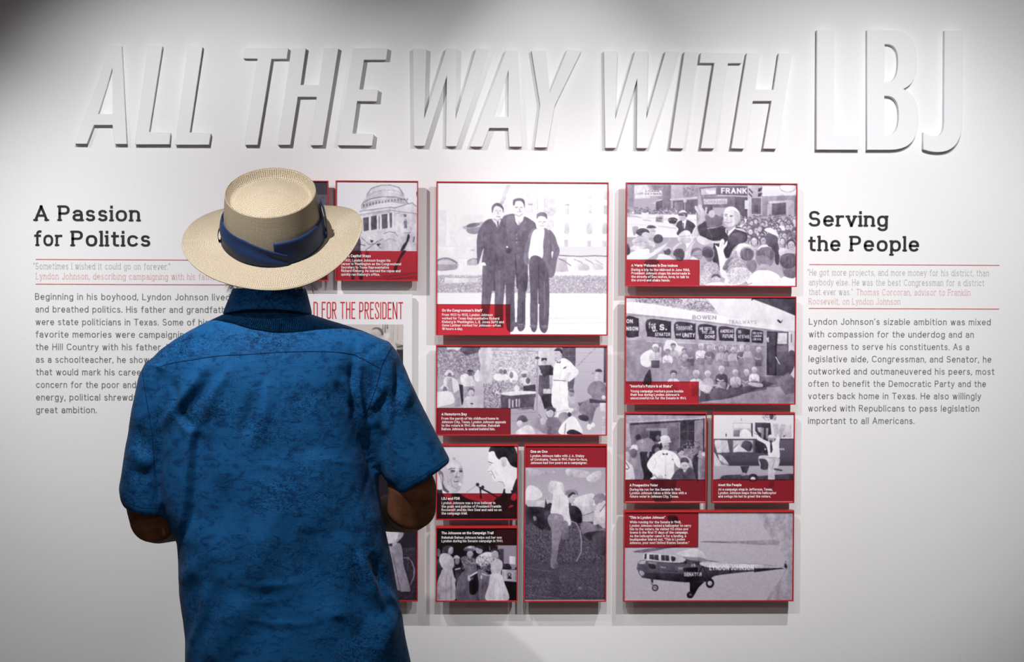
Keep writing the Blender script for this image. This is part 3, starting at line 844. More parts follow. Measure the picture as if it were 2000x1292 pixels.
ART['crowd'] = (1210, 345, 5.556, '''
g 150 168 80 75 1920 1185
g 164 160 80 80 1380 460
p 128 80 80 160 80 160 330 80 330
p 214 165 100 300 85 340 150 165 190
p 188 170 190 460 190 460 210 170 230
p 120 340 90 470 90 470 150 380 160
p 140 380 150 480 110 480 250 420 250
p 224 262 140 460 150 460 208 262 204
t 110 285 166 22 5 435 LOANS
t 110 275 196 22 5 455 SAVINGS
p 206 170 200 340 205 330 235 170 240
p 206 345 290 440 245 470 245 400 300
p 76 400 270 470 250 470 380 400 370
p 110 475 90 560 90 560 400 475 400
p 176 560 90 690 90 690 240 560 250
p 150 690 90 860 90 860 230 690 240
m 92 690 110 160 100 41
p 198 550 240 840 215 840 232 550 256
p 84 580 260 850 240 850 420 580 400
p 120 600 280 690 270 690 400 600 400
l 190 8 710 250 710 380
p 200 692 236 726 236 726 278 692 278
p 96 860 110 1060 96 1060 205 880 220
p 184 880 130 1045 112 1045 186 884 198
t 240 940 186 44 11 1040 FRANK
p 78 1060 95 1385 95 1385 200 1060 190
t 230 1098 178 62 13 1378 FRANK
l 180 5 860 212 1060 196 1385 212
p 104 880 220 1250 205 1250 330 900 330
p 190 910 240 1165 232 1165 292 920 296
t 130 925 284 40 5 1150 Cocktails
p 60 1245 210 1385 215 1385 450 1300 450 1250 330
p 62 900 300 1010 300 1010 400 900 400
p 176 1385 90 1545 90 1530 480 1385 480
p 50 1395 110 1440 160 1440 178 1395 130
p 50 1395 160 1435 205 1435 222 1395 182
p 50 1500 120 1545 108 1530 150 1495 158
p 50 1500 172 1545 165 1530 205 1495 212
p 92 1430 225 1530 225 1530 400 1430 400
p 206 1355 250 1400 250 1400 345 1355 345
p 56 1455 300 1500 300 1500 380 1455 380
g 224 214 1545 92 1915 200
e 150 1820 110 90 50
e 224 1820 108 84 45
p 206 1545 190 1915 180 1915 192 1545 205
p 128 1545 205 1915 192 1915 420 1545 420
p 188 1610 260 1860 245 1860 270 1610 285
p 62 1650 285 1800 270 1800 400 1650 410
p 160 1800 260 1890 250 1890 440 1810 440
p 170 1600 290 1650 290 1650 420 1600 420
l 76 8 1900 200 1900 420
c 150 26 90 340 620 480 80 220 1
c 60 24 620 390 1120 480 80 190 2
g 226 230 80 410 840 660
l 170 4 80 440 400 450 840 470
l 190 4 80 520 400 530 620 550
p 176 80 408 160 420 250 440 80 436
l 110 5 260 470 350 480
p 226 245 385 320 385 325 470 255 465
e 120 282 372 22 24
p 196 400 420 480 420 480 500 400 500
l 232 6 395 420 395 520
p 110 400 440 470 440 460 490 400 490
c 220 34 1280 420 1910 640 60 225 3
c 60 60 1330 470 1910 720 60 215 4
p 96 930 440 990 400 1110 430 1120 560 940 560
e 186 1000 400 34 42
e 60 580 470 52 30
p 196 560 490 640 500 620 560 540 560
s 44 622 600 622 510 660 475 720 460 800 500 835 560 800 600 800 640 650 640
p 230 680 470 730 462 712 560 692 560
p 70 688 500 700 500 704 560 692 558
e 180 690 420 44 60
s 90 646 410 650 380 690 370 730 392 732 440 715 410
l 40 12 640 412 700 418
s 232 640 400 660 372 700 364 735 390 700 382 660 390
s 70 710 395 740 400 735 430 715 430
s 176 850 400 820 350 815 320 830 310 850 330 855 305 880 300 905 340 925 370 932 330 950 330 945 380 925 430 930 480 880 530 835 520 860 470
l 224 5 822 320 860 400
l 224 5 860 305 900 380
l 140 4 840 310 880 390
s 36 850 540 900 500 935 480 960 550 1040 545 1100 520 1150 545 1170 600 1240 560 1290 540 1350 570 1385 640 1370 700 1250 760 1180 900 1100 1010 1030 980 1010 820 1020 720 960 690 880 640
l 84 6 960 560 1000 640 1010 700
l 96 5 1040 570 1100 540 1150 560
s 64 1180 640 1300 600 1370 640 1350 700 1220 740
l 216 5 950 560 1040 550 1110 522 1150 540
s 200 1250 560 1330 560 1380 600 1340 590
e 206 1205 430 78 112 8
s 170 1250 340 1300 380 1305 460 1270 520 1250 480 1245 400
s 226 1130 400 1150 340 1200 318 1260 335 1290 380 1240 360 1180 360
l 96 9 1140 410 1170 405
l 96 9 1195 415 1232 420
e 74 1155 424 12 5
e 74 1208 428 14 5
l 150 6 1175 430 1160 462 1180 470
l 86 6 1145 488 1180 498 1215 484
l 232 4 1155 488 1180 493 1208 484
l 128 5 1120 480 1130 540 1180 555
e 176 1282 455 14 26
p 232 1150 560 1190 590 1250 540 1260 550 1180 640 1150 600
p 110 1158 570 1180 580 1176 630 1160 610
s 216 840 660 880 640 1000 690 1100 690 1135 680 1080 720 1000 720 920 740 850 700
s 230 1040 740 1080 760 1090 700 1120 670 1140 700 1130 740 1170 690 1165 740 1130 800 1160 900 1180 1000 1160 1100 1100 1060 1080 900 1060 800
l 170 5 1120 700 1100 780
s 214 690 900 730 780 720 720 760 680 800 640 830 640 800 700 830 690 790 760 780 850 740 920
l 150 5 730 800 800 700
s 226 540 700 560 620 530 540 560 500 580 520 640 560 620 610 570 640 500 760 420 830 300 900 250 900 330 830 450 760
s 200 580 780 640 720 740 670 740 690 640 750 600 800
s 206 790 640 800 580 830 540 850 600 850 640 820 650
s 150 150 590 150 545 210 550 170 640
e 62 260 605 72 42
e 196 290 640 44 40
s 150 140 720 190 660 240 640 270 660 250 700 180 760
s 216 130 770 260 700 360 700 390 760 290 800 160 800
e 200 350 600 46 60
s 70 300 560 320 530 370 530 405 555 350 560
l 60 4 340 590 400 590
e 62 425 675 52 50
s 214 640 640 700 585 760 590 785 640 780 690 650 700
l 120 5 650 650 770 640
e 178 720 690 60 34
e 70 525 810 40 44
s 190 480 790 510 760 560 770 570 810 540 780 500 800
e 170 330 790 60 40
s 236 80 860 200 800 330 790 280 900 80 910
s 60 80 760 100 730 120 780 120 840 80 850
s 226 420 880 440 840 520 850 580 880 590 910 410 910
e 96 660 850 52 70
e 176 860 860 74 76
s 96 780 860 790 790 860 770 920 820 900 850 840 820
s 120 890 800 910 760 970 750 1025 790 1030 860 1000 920 960 920 920 860
s 180 910 790 960 760 1010 800 960 790
s 226 770 900 800 868 850 870 870 905
s 190 900 1000 960 930 1040 930 1080 980 1070 1040 1000 1060 900 1050
m 120 890 930 190 120 43
e 168 920 1110 60 60
m 226 880 1060 120 110 44
e 196 1050 1110 48 50
s 70 1000 1100 1020 1060 1080 1060 1100 1100 1050 1080
s 150 1140 1000 1150 920 1200 870 1290 860 1370 920 1370 1000 1290 1010 1200 1060
m 206 1140 870 220 150 45
s 220 1150 1100 1200 1010 1300 980 1400 1000 1440 1060 1430 1110 1300 1170 1160 1180
m 150 1180 1000 240 160 46
s 206 1220 820 1260 780 1290 730 1360 720 1440 750 1460 830 1440 900 1380 920 1330 880 1270 860
s 116 1310 860 1320 790 1380 760 1450 800 1460 860 1420 910 1350 910
s 236 1290 740 1350 722 1430 750 1360 750
e 150 1430 960 60 60
s 110 1375 960 1400 905 1470 905 1490 980 1440 1040
s 132 1475 830 1500 760 1580 735 1670 760 1690 850 1660 940 1600 980 1520 960 1480 900
s 226 1490 790 1540 740 1620 740 1680 790 1600 780
l 100 6 1560 840 1590 870
s 236 1400 1180 1440 1060 1520 1010 1640 1020 1740 1080 1760 1185
s 238 1760 1100 1800 1080 1910 1080 1912 1185 1760 1185
s 96 1735 900 1770 840 1860 820 1912 850 1912 1080 1800 1080 1770 1010
m 140 1740 830 170 180 47
s 66 1580 640 1640 600 1715 660 1700 740 1640 760 1600 730
s 226 1570 575 1600 550 1660 560 1720 620 1715 640 1640 610
s 50 1640 760 1700 700 1730 760 1730 940 1690 930 1680 820
s 190 1730 780 1800 770 1912 820 1830 830 1740 850
s 96 1490 860 1500 790 1560 760 1640 765 1675 830 1650 900 1600 860 1540 850
l 214 6 1500 800 1530 765 1580 748
l 206 5 1560 760 1610 750 1650 772
l 150 4 1530 800 1550 860
l 150 4 1580 790 1590 860
l 150 4 1620 795 1625 860
p 176 1530 940 1620 950 1630 1010 1520 1010
s 66 1740 930 1760 850 1840 825 1905 850 1905 960 1850 990 1790 985
l 130 5 1770 870 1800 850 1850 842
l 120 4 1800 870 1790 960
l 120 4 1840 860 1836 970
l 120 4 1875 870 1872 960
s 84 1320 880 1316 810 1350 770 1420 785 1450 840 1425 900 1380 905
l 200 5 1330 800 1360 768 1410 772
l 150 4 1350 800 1352 880
l 150 4 1390 795 1392 890
s 170 1222 838 1250 800 1275 810 1280 860 1300 900 1250 880
l 90 4 1240 830 1262 828
s 62 590 850 600 800 640 780 690 790 705 850 690 900 650 880
s 150 790 850 820 810 880 800 905 850 880 900 830 880
l 80 4 810 860 900 850
s 60 900 840 910 780 960 760 1010 790 1020 850 980 880 930 870
l 150 5 920 790 960 768 1000 790
s 46 190 620 200 580 250 560 310 575 330 610 290 600 240 605
l 120 4 200 600 260 575 320 590
s 190 280 660 310 620 330 640 320 690 290 690
l 186 7 430 470 620 470
l 160 5 420 540 620 560
s 44 540 490 560 470 600 470 620 490 600 510 550 505
s 196 150 690 230 650 300 680 330 740 260 760 160 740
l 120 4 170 720 260 700 310 720
l 226 10 840 520 800 600 770 660
l 232 8 600 560 560 620 520 660
s 120 1120 1000 1150 930 1200 880 1240 880 1200 940 1170 1010
l 226 5 1180 960 1220 900 1300 880
l 226 5 1240 980 1280 920 1350 930
h 190 1460 690 46 60
h 176 1860 730 54 44
h 196 1765 690 34 70
h 196 1420 590 34 90
h 200 1520 560 30 110
s 206 1030 1185 1100 1140 1200 1180
s 236 940 1185 1000 1150 1100 1150 1140 1185
l 60 5 1370 1140 1400 1170 1440 1150
n 7 3 80 75 1915 1185
r 78 905 873 1190 1.15
s 60 280 930 380 900 440 930 370 990 400 1080 330 1160 300 1060
''')
ART['bus'] = (1210, 570, 5.556, '''
g 226 200 75 60 1905 420
p 200 75 60 470 60 560 110 1000 200 1075 235 900 215 500 150 75 115
m 120 200 60 830 130 51
m 84 180 60 500 60 52
m 90 720 100 340 110 53
p 226 940 62 1430 62 1905 260 1905 420 1790 400 1075 240
s 236 75 120 300 125 700 190 1100 250 1500 330 1790 390 1780 420 1400 380 900 310 400 270 75 240
g 176 160 75 240 80 245
p 150 75 230 400 262 900 310 1400 375 1780 420 1780 440 1400 395 900 330 400 282 75 255
p 176 75 255 500 290 1590 410 1590 575 500 545 75 520
p 60 1425 60 1905 60 1905 255 1700 170 1440 75
l 40 14 1425 85 1440 68 1500 66
t 150 790 296 44 8 1046 BOWEN
t 158 1180 345 42 6 1480 TRAILWAYS
s 44 78 272 200 285 214 310 214 460 195 486 78 478
s 44 305 300 545 318 560 340 560 480 540 498 320 484 303 462
s 44 606 328 812 342 824 362 822 500 806 512 620 505 606 488
s 44 862 352 1040 366 1048 386 1048 510 1034 522 872 515 862 498
s 44 1080 375 1230 386 1240 400 1238 520 1226 530 1090 524 1080 508
s 44 1268 394 1400 404 1410 418 1408 530 1398 540 1276 534 1268 520
s 44 1432 412 1545 420 1553 434 1551 540 1542 550 1440 544 1432 530
t 236 80 340 44 10 150 ON
t 236 80 420 44 10 208 NSON
t 236 320 395 70 9 396 for
t 236 360 430 64 14 412 U.
t 236 436 415 66 14 516 S.
t 236 388 480 40 8 552 SENATOR
t 236 616 414 62 9 788 Roosevelt
t 226 616 470 26 5 664 and
t 236 684 490 46 9 818 UNITY
t 236 870 412 34 7 1000 HE GETS
t 236 890 452 34 7 1026 THE JOB
t 236 925 500 36 8 1034 DONE
t 236 1090 440 36 7 1230 AMERICAS
t 236 1118 496 38 8 1230 FUTURE
t 236 1286 446 34 7 1314 IS
t 236 1284 500 38 7 1404 AT STAKE
t 226 1438 454 22 4 1545 WIN WITH
t 226 1438 484 26 5 1540 Lyndon
t 226 1438 520 26 5 1530 Johnson
l 196 5 75 520 500 545 1590 578
g 146 132 75 526 300 1000
p 142 75 526 500 550 1590 580 1590 900 1500 940 300 1000 75 1000
p 200 1005 568 1300 582 1300 645 1005 632
t 96 1015 636 60 9 1296 LYNDON JOHNSON
p 40 1592 420 1700 425 1700 900 1592 900
p 60 1600 440 1690 440 1680 900 1620 900
p 76 1700 425 1825 425 1830 910 1700 910
p 216 1715 440 1812 440 1812 560 1705 560
p 110 1700 580 1815 572 1815 640 1700 650
l 226 8 1690 700 1735 780
p 206 1832 430 1900 440 1900 660 1832 640
l 60 9 1858 450 1858 540
s 70 1825 660 1890 640 1900 780 1830 900
s 50 1700 300 1760 290 1740 335
p 226 1705 285 1770 280 1745 318
p 206 1590 500 1615 480 1615 540 1600 540
s 50 270 960 290 900 340 840 350 1000 270 1000
p 100 860 960 1700 900 1900 950 1905 1210 860 1210
g 150 168 1600 1030 1905 1215
p 146 870 1200 1905 985 1905 1210
p 66 860 1000 1500 1000 1560 960 1700 990 1500 1050 1200 1150 870 1190
p 110 1690 960 1830 870 1900 940 1890 1090 1800 1110
s 236 235 760 240 690 300 640 360 630 380 720 330 810 260 800
s 206 500 560 540 520 600 530 640 580 700 590 690 640 640 690 500 640 480 600
p 206 440 590 460 600 455 760 440 760
s 226 490 640 490 580 520 520 600 530 650 590 700 600 640 660 560 700
''' + '\n'.join('b %d %d %d %d %d %d' % t for t in [
 (395, 605, 42, 236, 200, 90), (585, 590, 36, 120, 190, 180), (525, 650, 34, 150, 230, 190), (705, 640, 32, 110, 140, 160), (775, 610, 36, 150, 130, 120),
 (885, 590, 38, 210, 216, 150), (975, 610, 34, 190, 110, 150), (1100, 620, 34, 200, 180, 170), (1160, 660, 28, 90, 150, 140), (1230, 630, 34, 206, 190, 160),
 (1325, 610, 34, 190, 86, 160), (1388, 605, 32, 190, 176, 160), (1505, 625, 34, 206, 120, 110), (715, 710, 38, 200, 130, 190),
 (590, 890, 44, 70, 206, 210), (835, 890, 46, 206, 214, 200), (960, 890, 40, 206, 170, 170), (1108, 840, 42, 190, 62, 176), (1258, 875, 38, 206, 196, 170), (1375, 870, 36, 206, 110, 150), (1460, 845, 36, 206, 216, 130)]) + '''
l 176 20 950 1010 1080 1010 1160 1070 1190 1000
l 186 14 1040 1040 1100 1010
l 170 14 1250 960 1280 1030
l 160 14 1330 980 1360 1030
s 200 870 1000 960 1010 1010 1040 960 1090 880 1060
s 90 1010 1040 1180 1060 1170 1150 1000 1160
s 80 1190 1040 1330 1040 1310 1120 1200 1110
s 190 1400 980 1540 990 1540 1030 1420 1010
s 80 1330 1030 1420 1020 1400 1090 1330 1080
n 8 3 75 60 1905 1210
r 75 968 862 1215 1
''')
ART['cattlehat'] = (1210, 795, 6.461, '''
g 150 140 80 85 1085 910
p 40 80 85 1085 85 1085 110 80 95
p 168 80 100 1085 108 1085 160 700 175 130 200 80 190
l 196 10 120 190 700 160 1060 135
p 60 140 205 1060 150 1050 175 700 195 140 235
p 110 130 230 750 195 755 560 130 500
p 170 80 190 125 210 160 500 80 500
p 150 335 270 545 262 545 300 335 300
p 60 380 300 522 298 522 380 520 430 380 430
p 156 525 270 600 265 610 420 530 420
p 46 762 180 940 175 940 520 762 520
l 110 4 852 180 852 500
l 110 4 762 310 940 305
l 110 4 762 425 940 420
p 128 945 170 1055 160 1055 560 945 520
p 40 1050 140 1070 140 1070 560 1050 560
p 226 1068 110 1085 110 1085 480 1068 520
n 12 3 80 85 1085 910
m 56 780 430 240 200 61
m 170 780 440 240 180 62
p 40 260 560 420 560 420 910 300 910
e 96 330 350 40 46
s 150 280 540 290 440 340 390 400 400 440 450 430 520 390 560 370 640 350 600 360 540
e 70 240 380 36 38
s 150 220 540 215 450 260 410 290 440 270 560 240 620
s 190 270 430 290 400 310 420 290 460
e 110 490 390 28 34
s 50 410 560 430 480 500 470 530 520 520 560 440 590
e 120 480 545 34 36
s 226 130 530 150 515 165 480 215 475 235 510 232 540 180 530
e 100 185 580 44 58
s 146 120 690 150 640 210 650 270 700 310 900 180 910 190 780
e 190 100 620 34 60
s 214 80 680 130 700 180 760 195 910 80 910
l 50 8 85 690 130 760 110 785 85 770
s 222 483 452 520 435 515 380 540 362 610 360 635 390 640 432 620 440 520 460
l 160 4 520 432 632 424
e 184 578 500 50 64
l 120 12 518 440 634 436
s 214 490 458 515 430 640 428 652 436 630 446 530 450
s 46 512 460 530 450 545 500 535 520 515 500
l 60 5 565 492 590 490
l 60 5 605 490 622 490
l 80 5 585 548 612 548
l 140 4 600 500 608 525
s 240 410 905 420 880 440 860 380 790 352 730 380 660 450 580 530 540 620 545 700 580 760 660 765 760 720 740 695 700 690 820 680 905
l 182 5 440 770 470 700 450 640
l 196 4 585 610 585 900
l 200 5 500 620 560 560
l 190 5 690 700 660 600
e 60 585 857 7 7
s 60 548 580 580 592 606 576 606 602 580 596 552 602
s 80 662 660 678 650 676 668
e 200 520 880 36 26
l 60 6 440 840 480 890
e 176 775 580 34 50
s 60 725 580 740 520 790 510 812 550 780 545 750 570
s 190 760 620 830 610 890 660 900 720 870 760 870 690 800 640
s 200 880 650 900 680 920 740 900 740
e 214 820 750 52 66
s 90 765 680 790 640 840 635 880 680 860 700 820 690 780 700
l 70 5 800 735 815 735
l 70 5 835 735 852 735
l 80 5 808 785 840 780
s 86 665 880 720 800 790 770 820 830 870 760 930 790 975 910 680 910
l 130 5 800 820 830 860 870 790
s 50 920 640 1000 600 1000 910 970 910 930 780
s 170 980 610 1030 570 1080 580 1080 640 1000 640
s 206 1040 580 1085 575 1085 620 1040 610
e 130 1065 660 24 44
s 130 1010 760 1060 700 1085 710 1085 910 1010 910
p 150 990 640 1030 640 1010 910 990 910
n 7 4 80 100 1085 910
r 78 915 1085 1190 .72
s 120 410 915 700 915 720 960 650 1190 450 1190
''')
ART['landing'] = (1380, 795, 6.458, '''
g 226 222 100 85 1105 400
m 84 700 85 170 80 71
p 84 780 85 840 85 830 150 800 160
l 196 4 320 170 560 176
l 110 4 440 140 440 175
p 190 335 195 575 200 575 375 335 375
p 226 345 205 560 210 560 270 345 265
s 236 420 375 450 290 500 280 560 330 570 375
p 130 345 290 420 290 420 370 345 370
p 34 562 205 578 205 582 372 568 372
p 34 245 335 260 335 260 372 245 372
p 60 612 195 800 200 820 400 680 400 612 300
p 190 640 260 690 255 690 330 650 310
p 150 690 260 720 260 715 400 690 400
p 160 745 265 775 265 770 400 745 400
p 196 830 210 900 210 900 380 860 400
p 196 950 240 1060 220 1065 380 960 380
p 60 960 360 1000 350 960 385
g 92 62 100 405 1100 740
p 60 100 400 1100 398 1100 412 100 412
p 190 110 415 260 415 300 570 140 575
s 206 110 440 180 420 200 560 150 575
l 236 8 262 420 280 500
p 186 340 420 585 415 585 570 340 570
s 70 440 480 480 425 560 440 580 500 540 560 450 520
s 216 350 570 400 470 440 500 520 570
l 60 8 345 520 400 470
p 50 612 420 770 410 780 580 612 580
s 30 700 540 750 500 780 560 740 590
e 216 738 530 8 12
s 64 140 580 590 570 600 640 1098 640 1098 740 285 740 200 700 150 640
g 70 46 300 640 1098 740
s 200 150 600 200 610 270 690 285 735 220 720 165 660
l 50 6 145 595 170 670 230 715 285 730
t 214 915 542 26 6 975 NSON
g 172 160 100 742 1098 915
p 190 100 560 140 620 200 720 280 742 100 742
n 16 4 100 560 290 915
n 14 4 100 742 1098 915
s 60 180 900 230 860 440 850 560 860 640 870 1098 840 1098 915 180 915
p 40 430 742 545 742 500 860 470 860
e 150 470 845 40 20
e 34 590 890 62 52
e 210 590 905 30 28
s 232 605 335 640 350 700 400 770 430 820 440 860 420 900 330 920 250 945 250 930 340 910 480 915 640 790 635 770 560 740 470 650 420 620 380
l 40 4 600 330 640 350
s 190 900 330 930 220 990 230 970 300 930 400
e 176 810 400 40 52
s 226 775 380 790 350 835 352 845 385
l 50 6 785 402 832 402
s 60 790 420 830 420 820 450 800 450
s 40 800 455 818 455 830 540 810 580 800 540
l 40 7 785 638 915 642
s 196 655 640 680 612 780 612 790 640 915 645 905 740 860 840 855 915 780 915 778 780 770 690 700 720 690 770 660 700
s 60 660 650 760 670 770 780 690 780 680 710
l 130 5 860 660 820 800
l 120 5 810 860 840 900
s 60 860 770 950 790 940 805 850 790
n 7 4 100 85 1100 915
r 95 915 1100 1190 .8
p 150 780 915 855 915 850 1010 790 1010
''')
ART['helicopter'] = (1210, 985, 5.556, '''
g 196 184 60 85 1885 1040
s 172 1500 85 1885 85 1885 1040 1600 1040 1750 800 1800 600 1600 300
n 9 14 60 85 1885 1040
s 120 885 410 930 398 1100 400 1300 405 1540 410 1540 440 1300 425 1050 416
s 150 1100 404 1400 395 1700 388 1700 440 1400 432
s 120 150 510 300 480 480 462 640 440 640 460 500 480 280 520
s 216 620 540 780 480 880 500 950 580 900 590
s 60 210 620 280 600 440 620 640 628 720 600 700 570 900 580 1000 610 1400 650 1750 685 1760 700 1500 720 1050 770 980 830 760 842 500 822 280 795 230 770 205 700
s 86 215 640 300 610 640 640 900 660 900 740 500 740 220 720
p 36 300 740 900 760 960 820 760 842 500 822 280 795
s 212 275 600 285 530 420 535 600 550 680 570 720 600 700 622 600 630 440 612
p 44 280 535 302 530 298 590 274 590
p 60 328 540 428 545 430 605 330 590
p 66 455 545 540 550 545 612 460 605
s 60 565 560 610 575 605 610 570 612
l 206 4 380 540 385 600
l 206 4 500 548 500 608
e 26 720 624 18 18
s 150 700 575 860 570 960 600 1000 625 900 620 760 600
s 206 905 620 1400 640 1700 670 1790 690 1700 690 1400 690 960 680
l 110 3 905 625 1500 645 1790 680
p 40 1460 700 1760 685 1780 695 1460 735
t 244 978 712 56 11 1456 LYNDON JOHNSON
s 34 1785 640 1812 650 1815 690 1790 680
l 60 4 1800 610 1806 700
l 170 4 1790 620 1790 660
s 36 320 650 370 620 400 690 340 690
p 140 305 615 420 625 405 650 330 640
l 44 5 430 625 430 710 640 725
l 200 7 452 676 505 682
p 24 700 680 860 680 850 730 700 720
p 30 690 690 730 690 730 720 700 715
l 130 4 690 680 860 676 858 730
t 226 780 670 30 7 832 U.S.
t 226 705 776 40 9 895 SENATOR
t 206 645 705 26 6 688 FOR
l 20 10 900 665 840 800
l 20 10 905 665 985 830
l 20 8 860 810 980 830
p 16 765 830 920 840 860 900 815 980 770 975
e 24 772 978 38 36
e 110 775 975 14 12
e 30 985 852 46 52
e 190 985 852 24 26
p 50 345 800 375 800 372 850 350 840
l 60 8 350 850 380 880
e 60 394 900 36 36
e 170 394 900 22 22
l 70 5 380 890 410 908
s 196 200 625 240 600 290 605 280 640 225 640
l 50 4 205 630 240 605 290 600
l 60 5 215 660 270 660
l 60 5 215 690 270 690
s 176 215 725 240 715 280 740 250 780 225 765
l 40 5 215 720 230 760 270 785
n 5 3 60 85 1885 1040
r 62 88 855 468 .9
s 44 520 130 620 130 640 210 560 210
''')
ART['capitol'] = (600, 340, 4.309, '''
g 232 236 240 60 930 900
s 214 500 170 540 115 620 88 700 85 770 105 805 150 810 190 680 180 560 195 500 215
l 120 5 500 175 540 118 620 92 700 90 770 110 805 165
l 150 3 500 190 560 150 650 130 740 135 805 170
l 150 4 490 205 600 165 700 155 810 180
s 206 480 210 560 165 700 155 800 185 840 225 700 200 560 205 480 235
l 110 6 455 275 470 240 540 205 640 188 740 190 820 215 848 245
s 190 455 290 470 250 560 215 700 200 800 220 845 245 830 255 700 235 560 255 480 300
''' + '\n'.join('l 70 6 %d %d %d %d' % (x, 290-int((x-470)*.18)+int((x-650)**2*.0003)-20, x+3, 262-int((x-470)*.14)+int((x-650)**2*.0003)-20) for x in range(475, 845, 26)) + '''
l 214 4 455 298 540 270 700 252 845 262
p 214 440 310 700 280 880 240 920 290 925 640 380 640
l 110 5 440 312 700 275 730 282 880 238 918 270
l 120 4 440 340 700 300 730 305 920 330
l 150 3 440 350 700 312
p 96 440 370 465 365 470 480 440 500
p 96 470 365 520 358 522 470 475 480
p 96 535 352 585 345 588 460 538 470
p 96 602 345 610 345 612 460 604 462
p 100 625 338 675 330 680 450 628 460
p 104 690 325 712 322 715 440 695 450
l 70 5 470 380 515 375
l 70 7 650 380 670 375
''' + '\n'.join('p 230 %d %d %d %d %d %d %d %d' % (x, 362-(x-460)//7, x+14, 360-(x-460)//7, x+18, 486-(x-460)//9, x+2, 490-(x-460)//9) for x in (455, 518, 584, 608, 674, 712)) + '''
p 120 810 335 830 332 832 355 812 358
p 120 812 390 835 385 838 450 815 452
l 120 3 805 420 825 370 845 415
l 110 4 815 492 870 488
l 130 3 740 330 780 322
l 110 5 640 500 690 480 740 490 760 520
l 150 5 650 560 700 540 750 560
l 120 5 455 530 520 590 570 580 620 620
l 110 5 490 640 540 600 600 560 640 540
p 60 530 550 560 555 550 575 535 572
p 60 585 580 615 585 605 602 588 598
l 70 6 450 590 490 600
l 90 4 560 590 590 560 620 590
s 56 845 500 862 520 850 560 820 620 800 650 770 730 740 820 728 800 760 700 800 600 830 560
l 90 8 900 520 890 570
p 60 915 150 930 130 930 190 918 180
s 66 385 540 400 515 430 515 450 560 450 640 455 720 470 880 440 880 420 700 400 720 400 880 375 885 365 720 360 640
s 110 490 650 510 645 520 700 500 740 485 700
g 226 200 240 645 930 900
s 66 345 640 380 640 450 640 455 720 470 880 440 880 420 700 400 720 400 880 375 885 365 720
p 140 490 650 520 650 515 730 490 730
s 60 800 645 830 645 780 720 745 820 725 800 760 720
l 140 5 500 890 930 830
l 110 6 560 895 930 855
l 130 4 640 860 930 820
l 120 5 700 880 930 870
n 5 3 240 60 930 900
r 240 645 930 900 .95
''')
ART['night'] = (600, 340, 4.309, '''
g 60 74 -600 55 175 900
p 92 -600 170 175 170 175 260 -600 260
l 120 3 90 178 165 172
l 130 2 -600 190 90 178
l 84 6 60 60 165 62
s 44 -300 300 -100 200 0 300 20 700 -350 700
s 150 -260 420 -180 380 -120 430 -140 560 -240 560
h 180 -190 330 60 40
n 14 4 -600 55 175 900
r -600 645 175 900 .9
''')
ART['bicycle'] = (740, 1010, 7.6, '''
g 30 44 -640 -1000 570 1235
m 60 -600 500 1170 700 81
n 16 6 -640 -1000 570 1235
p 62 340 460 570 440 570 500 340 520
s 206 100 110 190 110 300 180 330 220 290 260 250 360 160 390 40 390 20 120
l 170 4 160 200 300 240
s 150 300 200 365 230 340 300 290 350 250 400 200 430 250 350 290 270
e 176 235 405 42 32
p 50 40 392 200 400 200 430 40 430
s 150 40 430 200 430 300 380 345 480 365 700 410 860 465 1090 330 1100 300 1080 100 1080 20 760
l 76 8 190 520 260 800 320 1080
l 130 6 280 480 350 760
e 34 390 1112 70 12
l 92 12 360 600 430 595 490 650 530 760 525 880 470 1010
l 150 8 365 602 430 600 482 655 520 770 515 880 465 1000
l 110 8 430 600 430 780
l 70 7 490 540 480 640
l 90 7 360 550 430 550
l 60 4 400 780 500 720
l 70 8 130 90 60 40
e 150 40 -60 90 120
n 7 4 -100 -200 570 1230
''')
ART['officephoto'] = (720, 620, 12.92, '''
g 206 200 -1600 165 860 1600
p 196 240 168 480 168 480 640 240 640
l 110 20 345 168 345 300
l 96 20 410 168 400 380
l 100 16 462 168 462 240
p 70 445 225 475 225 472 280 445 280
l 176 16 560 168 560 620
l 170 14 620 168 600 620
l 188 20 720 168 720 620
p 220 770 540 860 560 860 620 700 610
p 160 650 630 860 690 860 800 700 760
l 50 22 700 740 860 700
p 52 700 790 860 800 860 1600 500 1600
s 100 70 300 130 250 210 240 300 270 350 330 360 420 320 440 280 350 200 300
s 190 80 310 200 290 280 340 310 410 300 520 100 520 40 400
s 200 360 400 420 375 500 385 560 460 530 580 400 560
p 60 -300 480 200 520 300 900 200 1600 -400 1600
''')
TAU = 2*math.pi
def catmull(P, k=5):
    o = []; n = len(P)
    for i in range(n):
        a, b, c, d = (np.array(P[(i+j-1) % n]) for j in range(4))
        for t in (np.arange(k)/k):
            o.append(tuple(.5*((2*b)+(-a+c)*t+(2*a-5*b+4*c-d)*t*t+(-a+3*b-3*c+d)*t**3)))
    return o
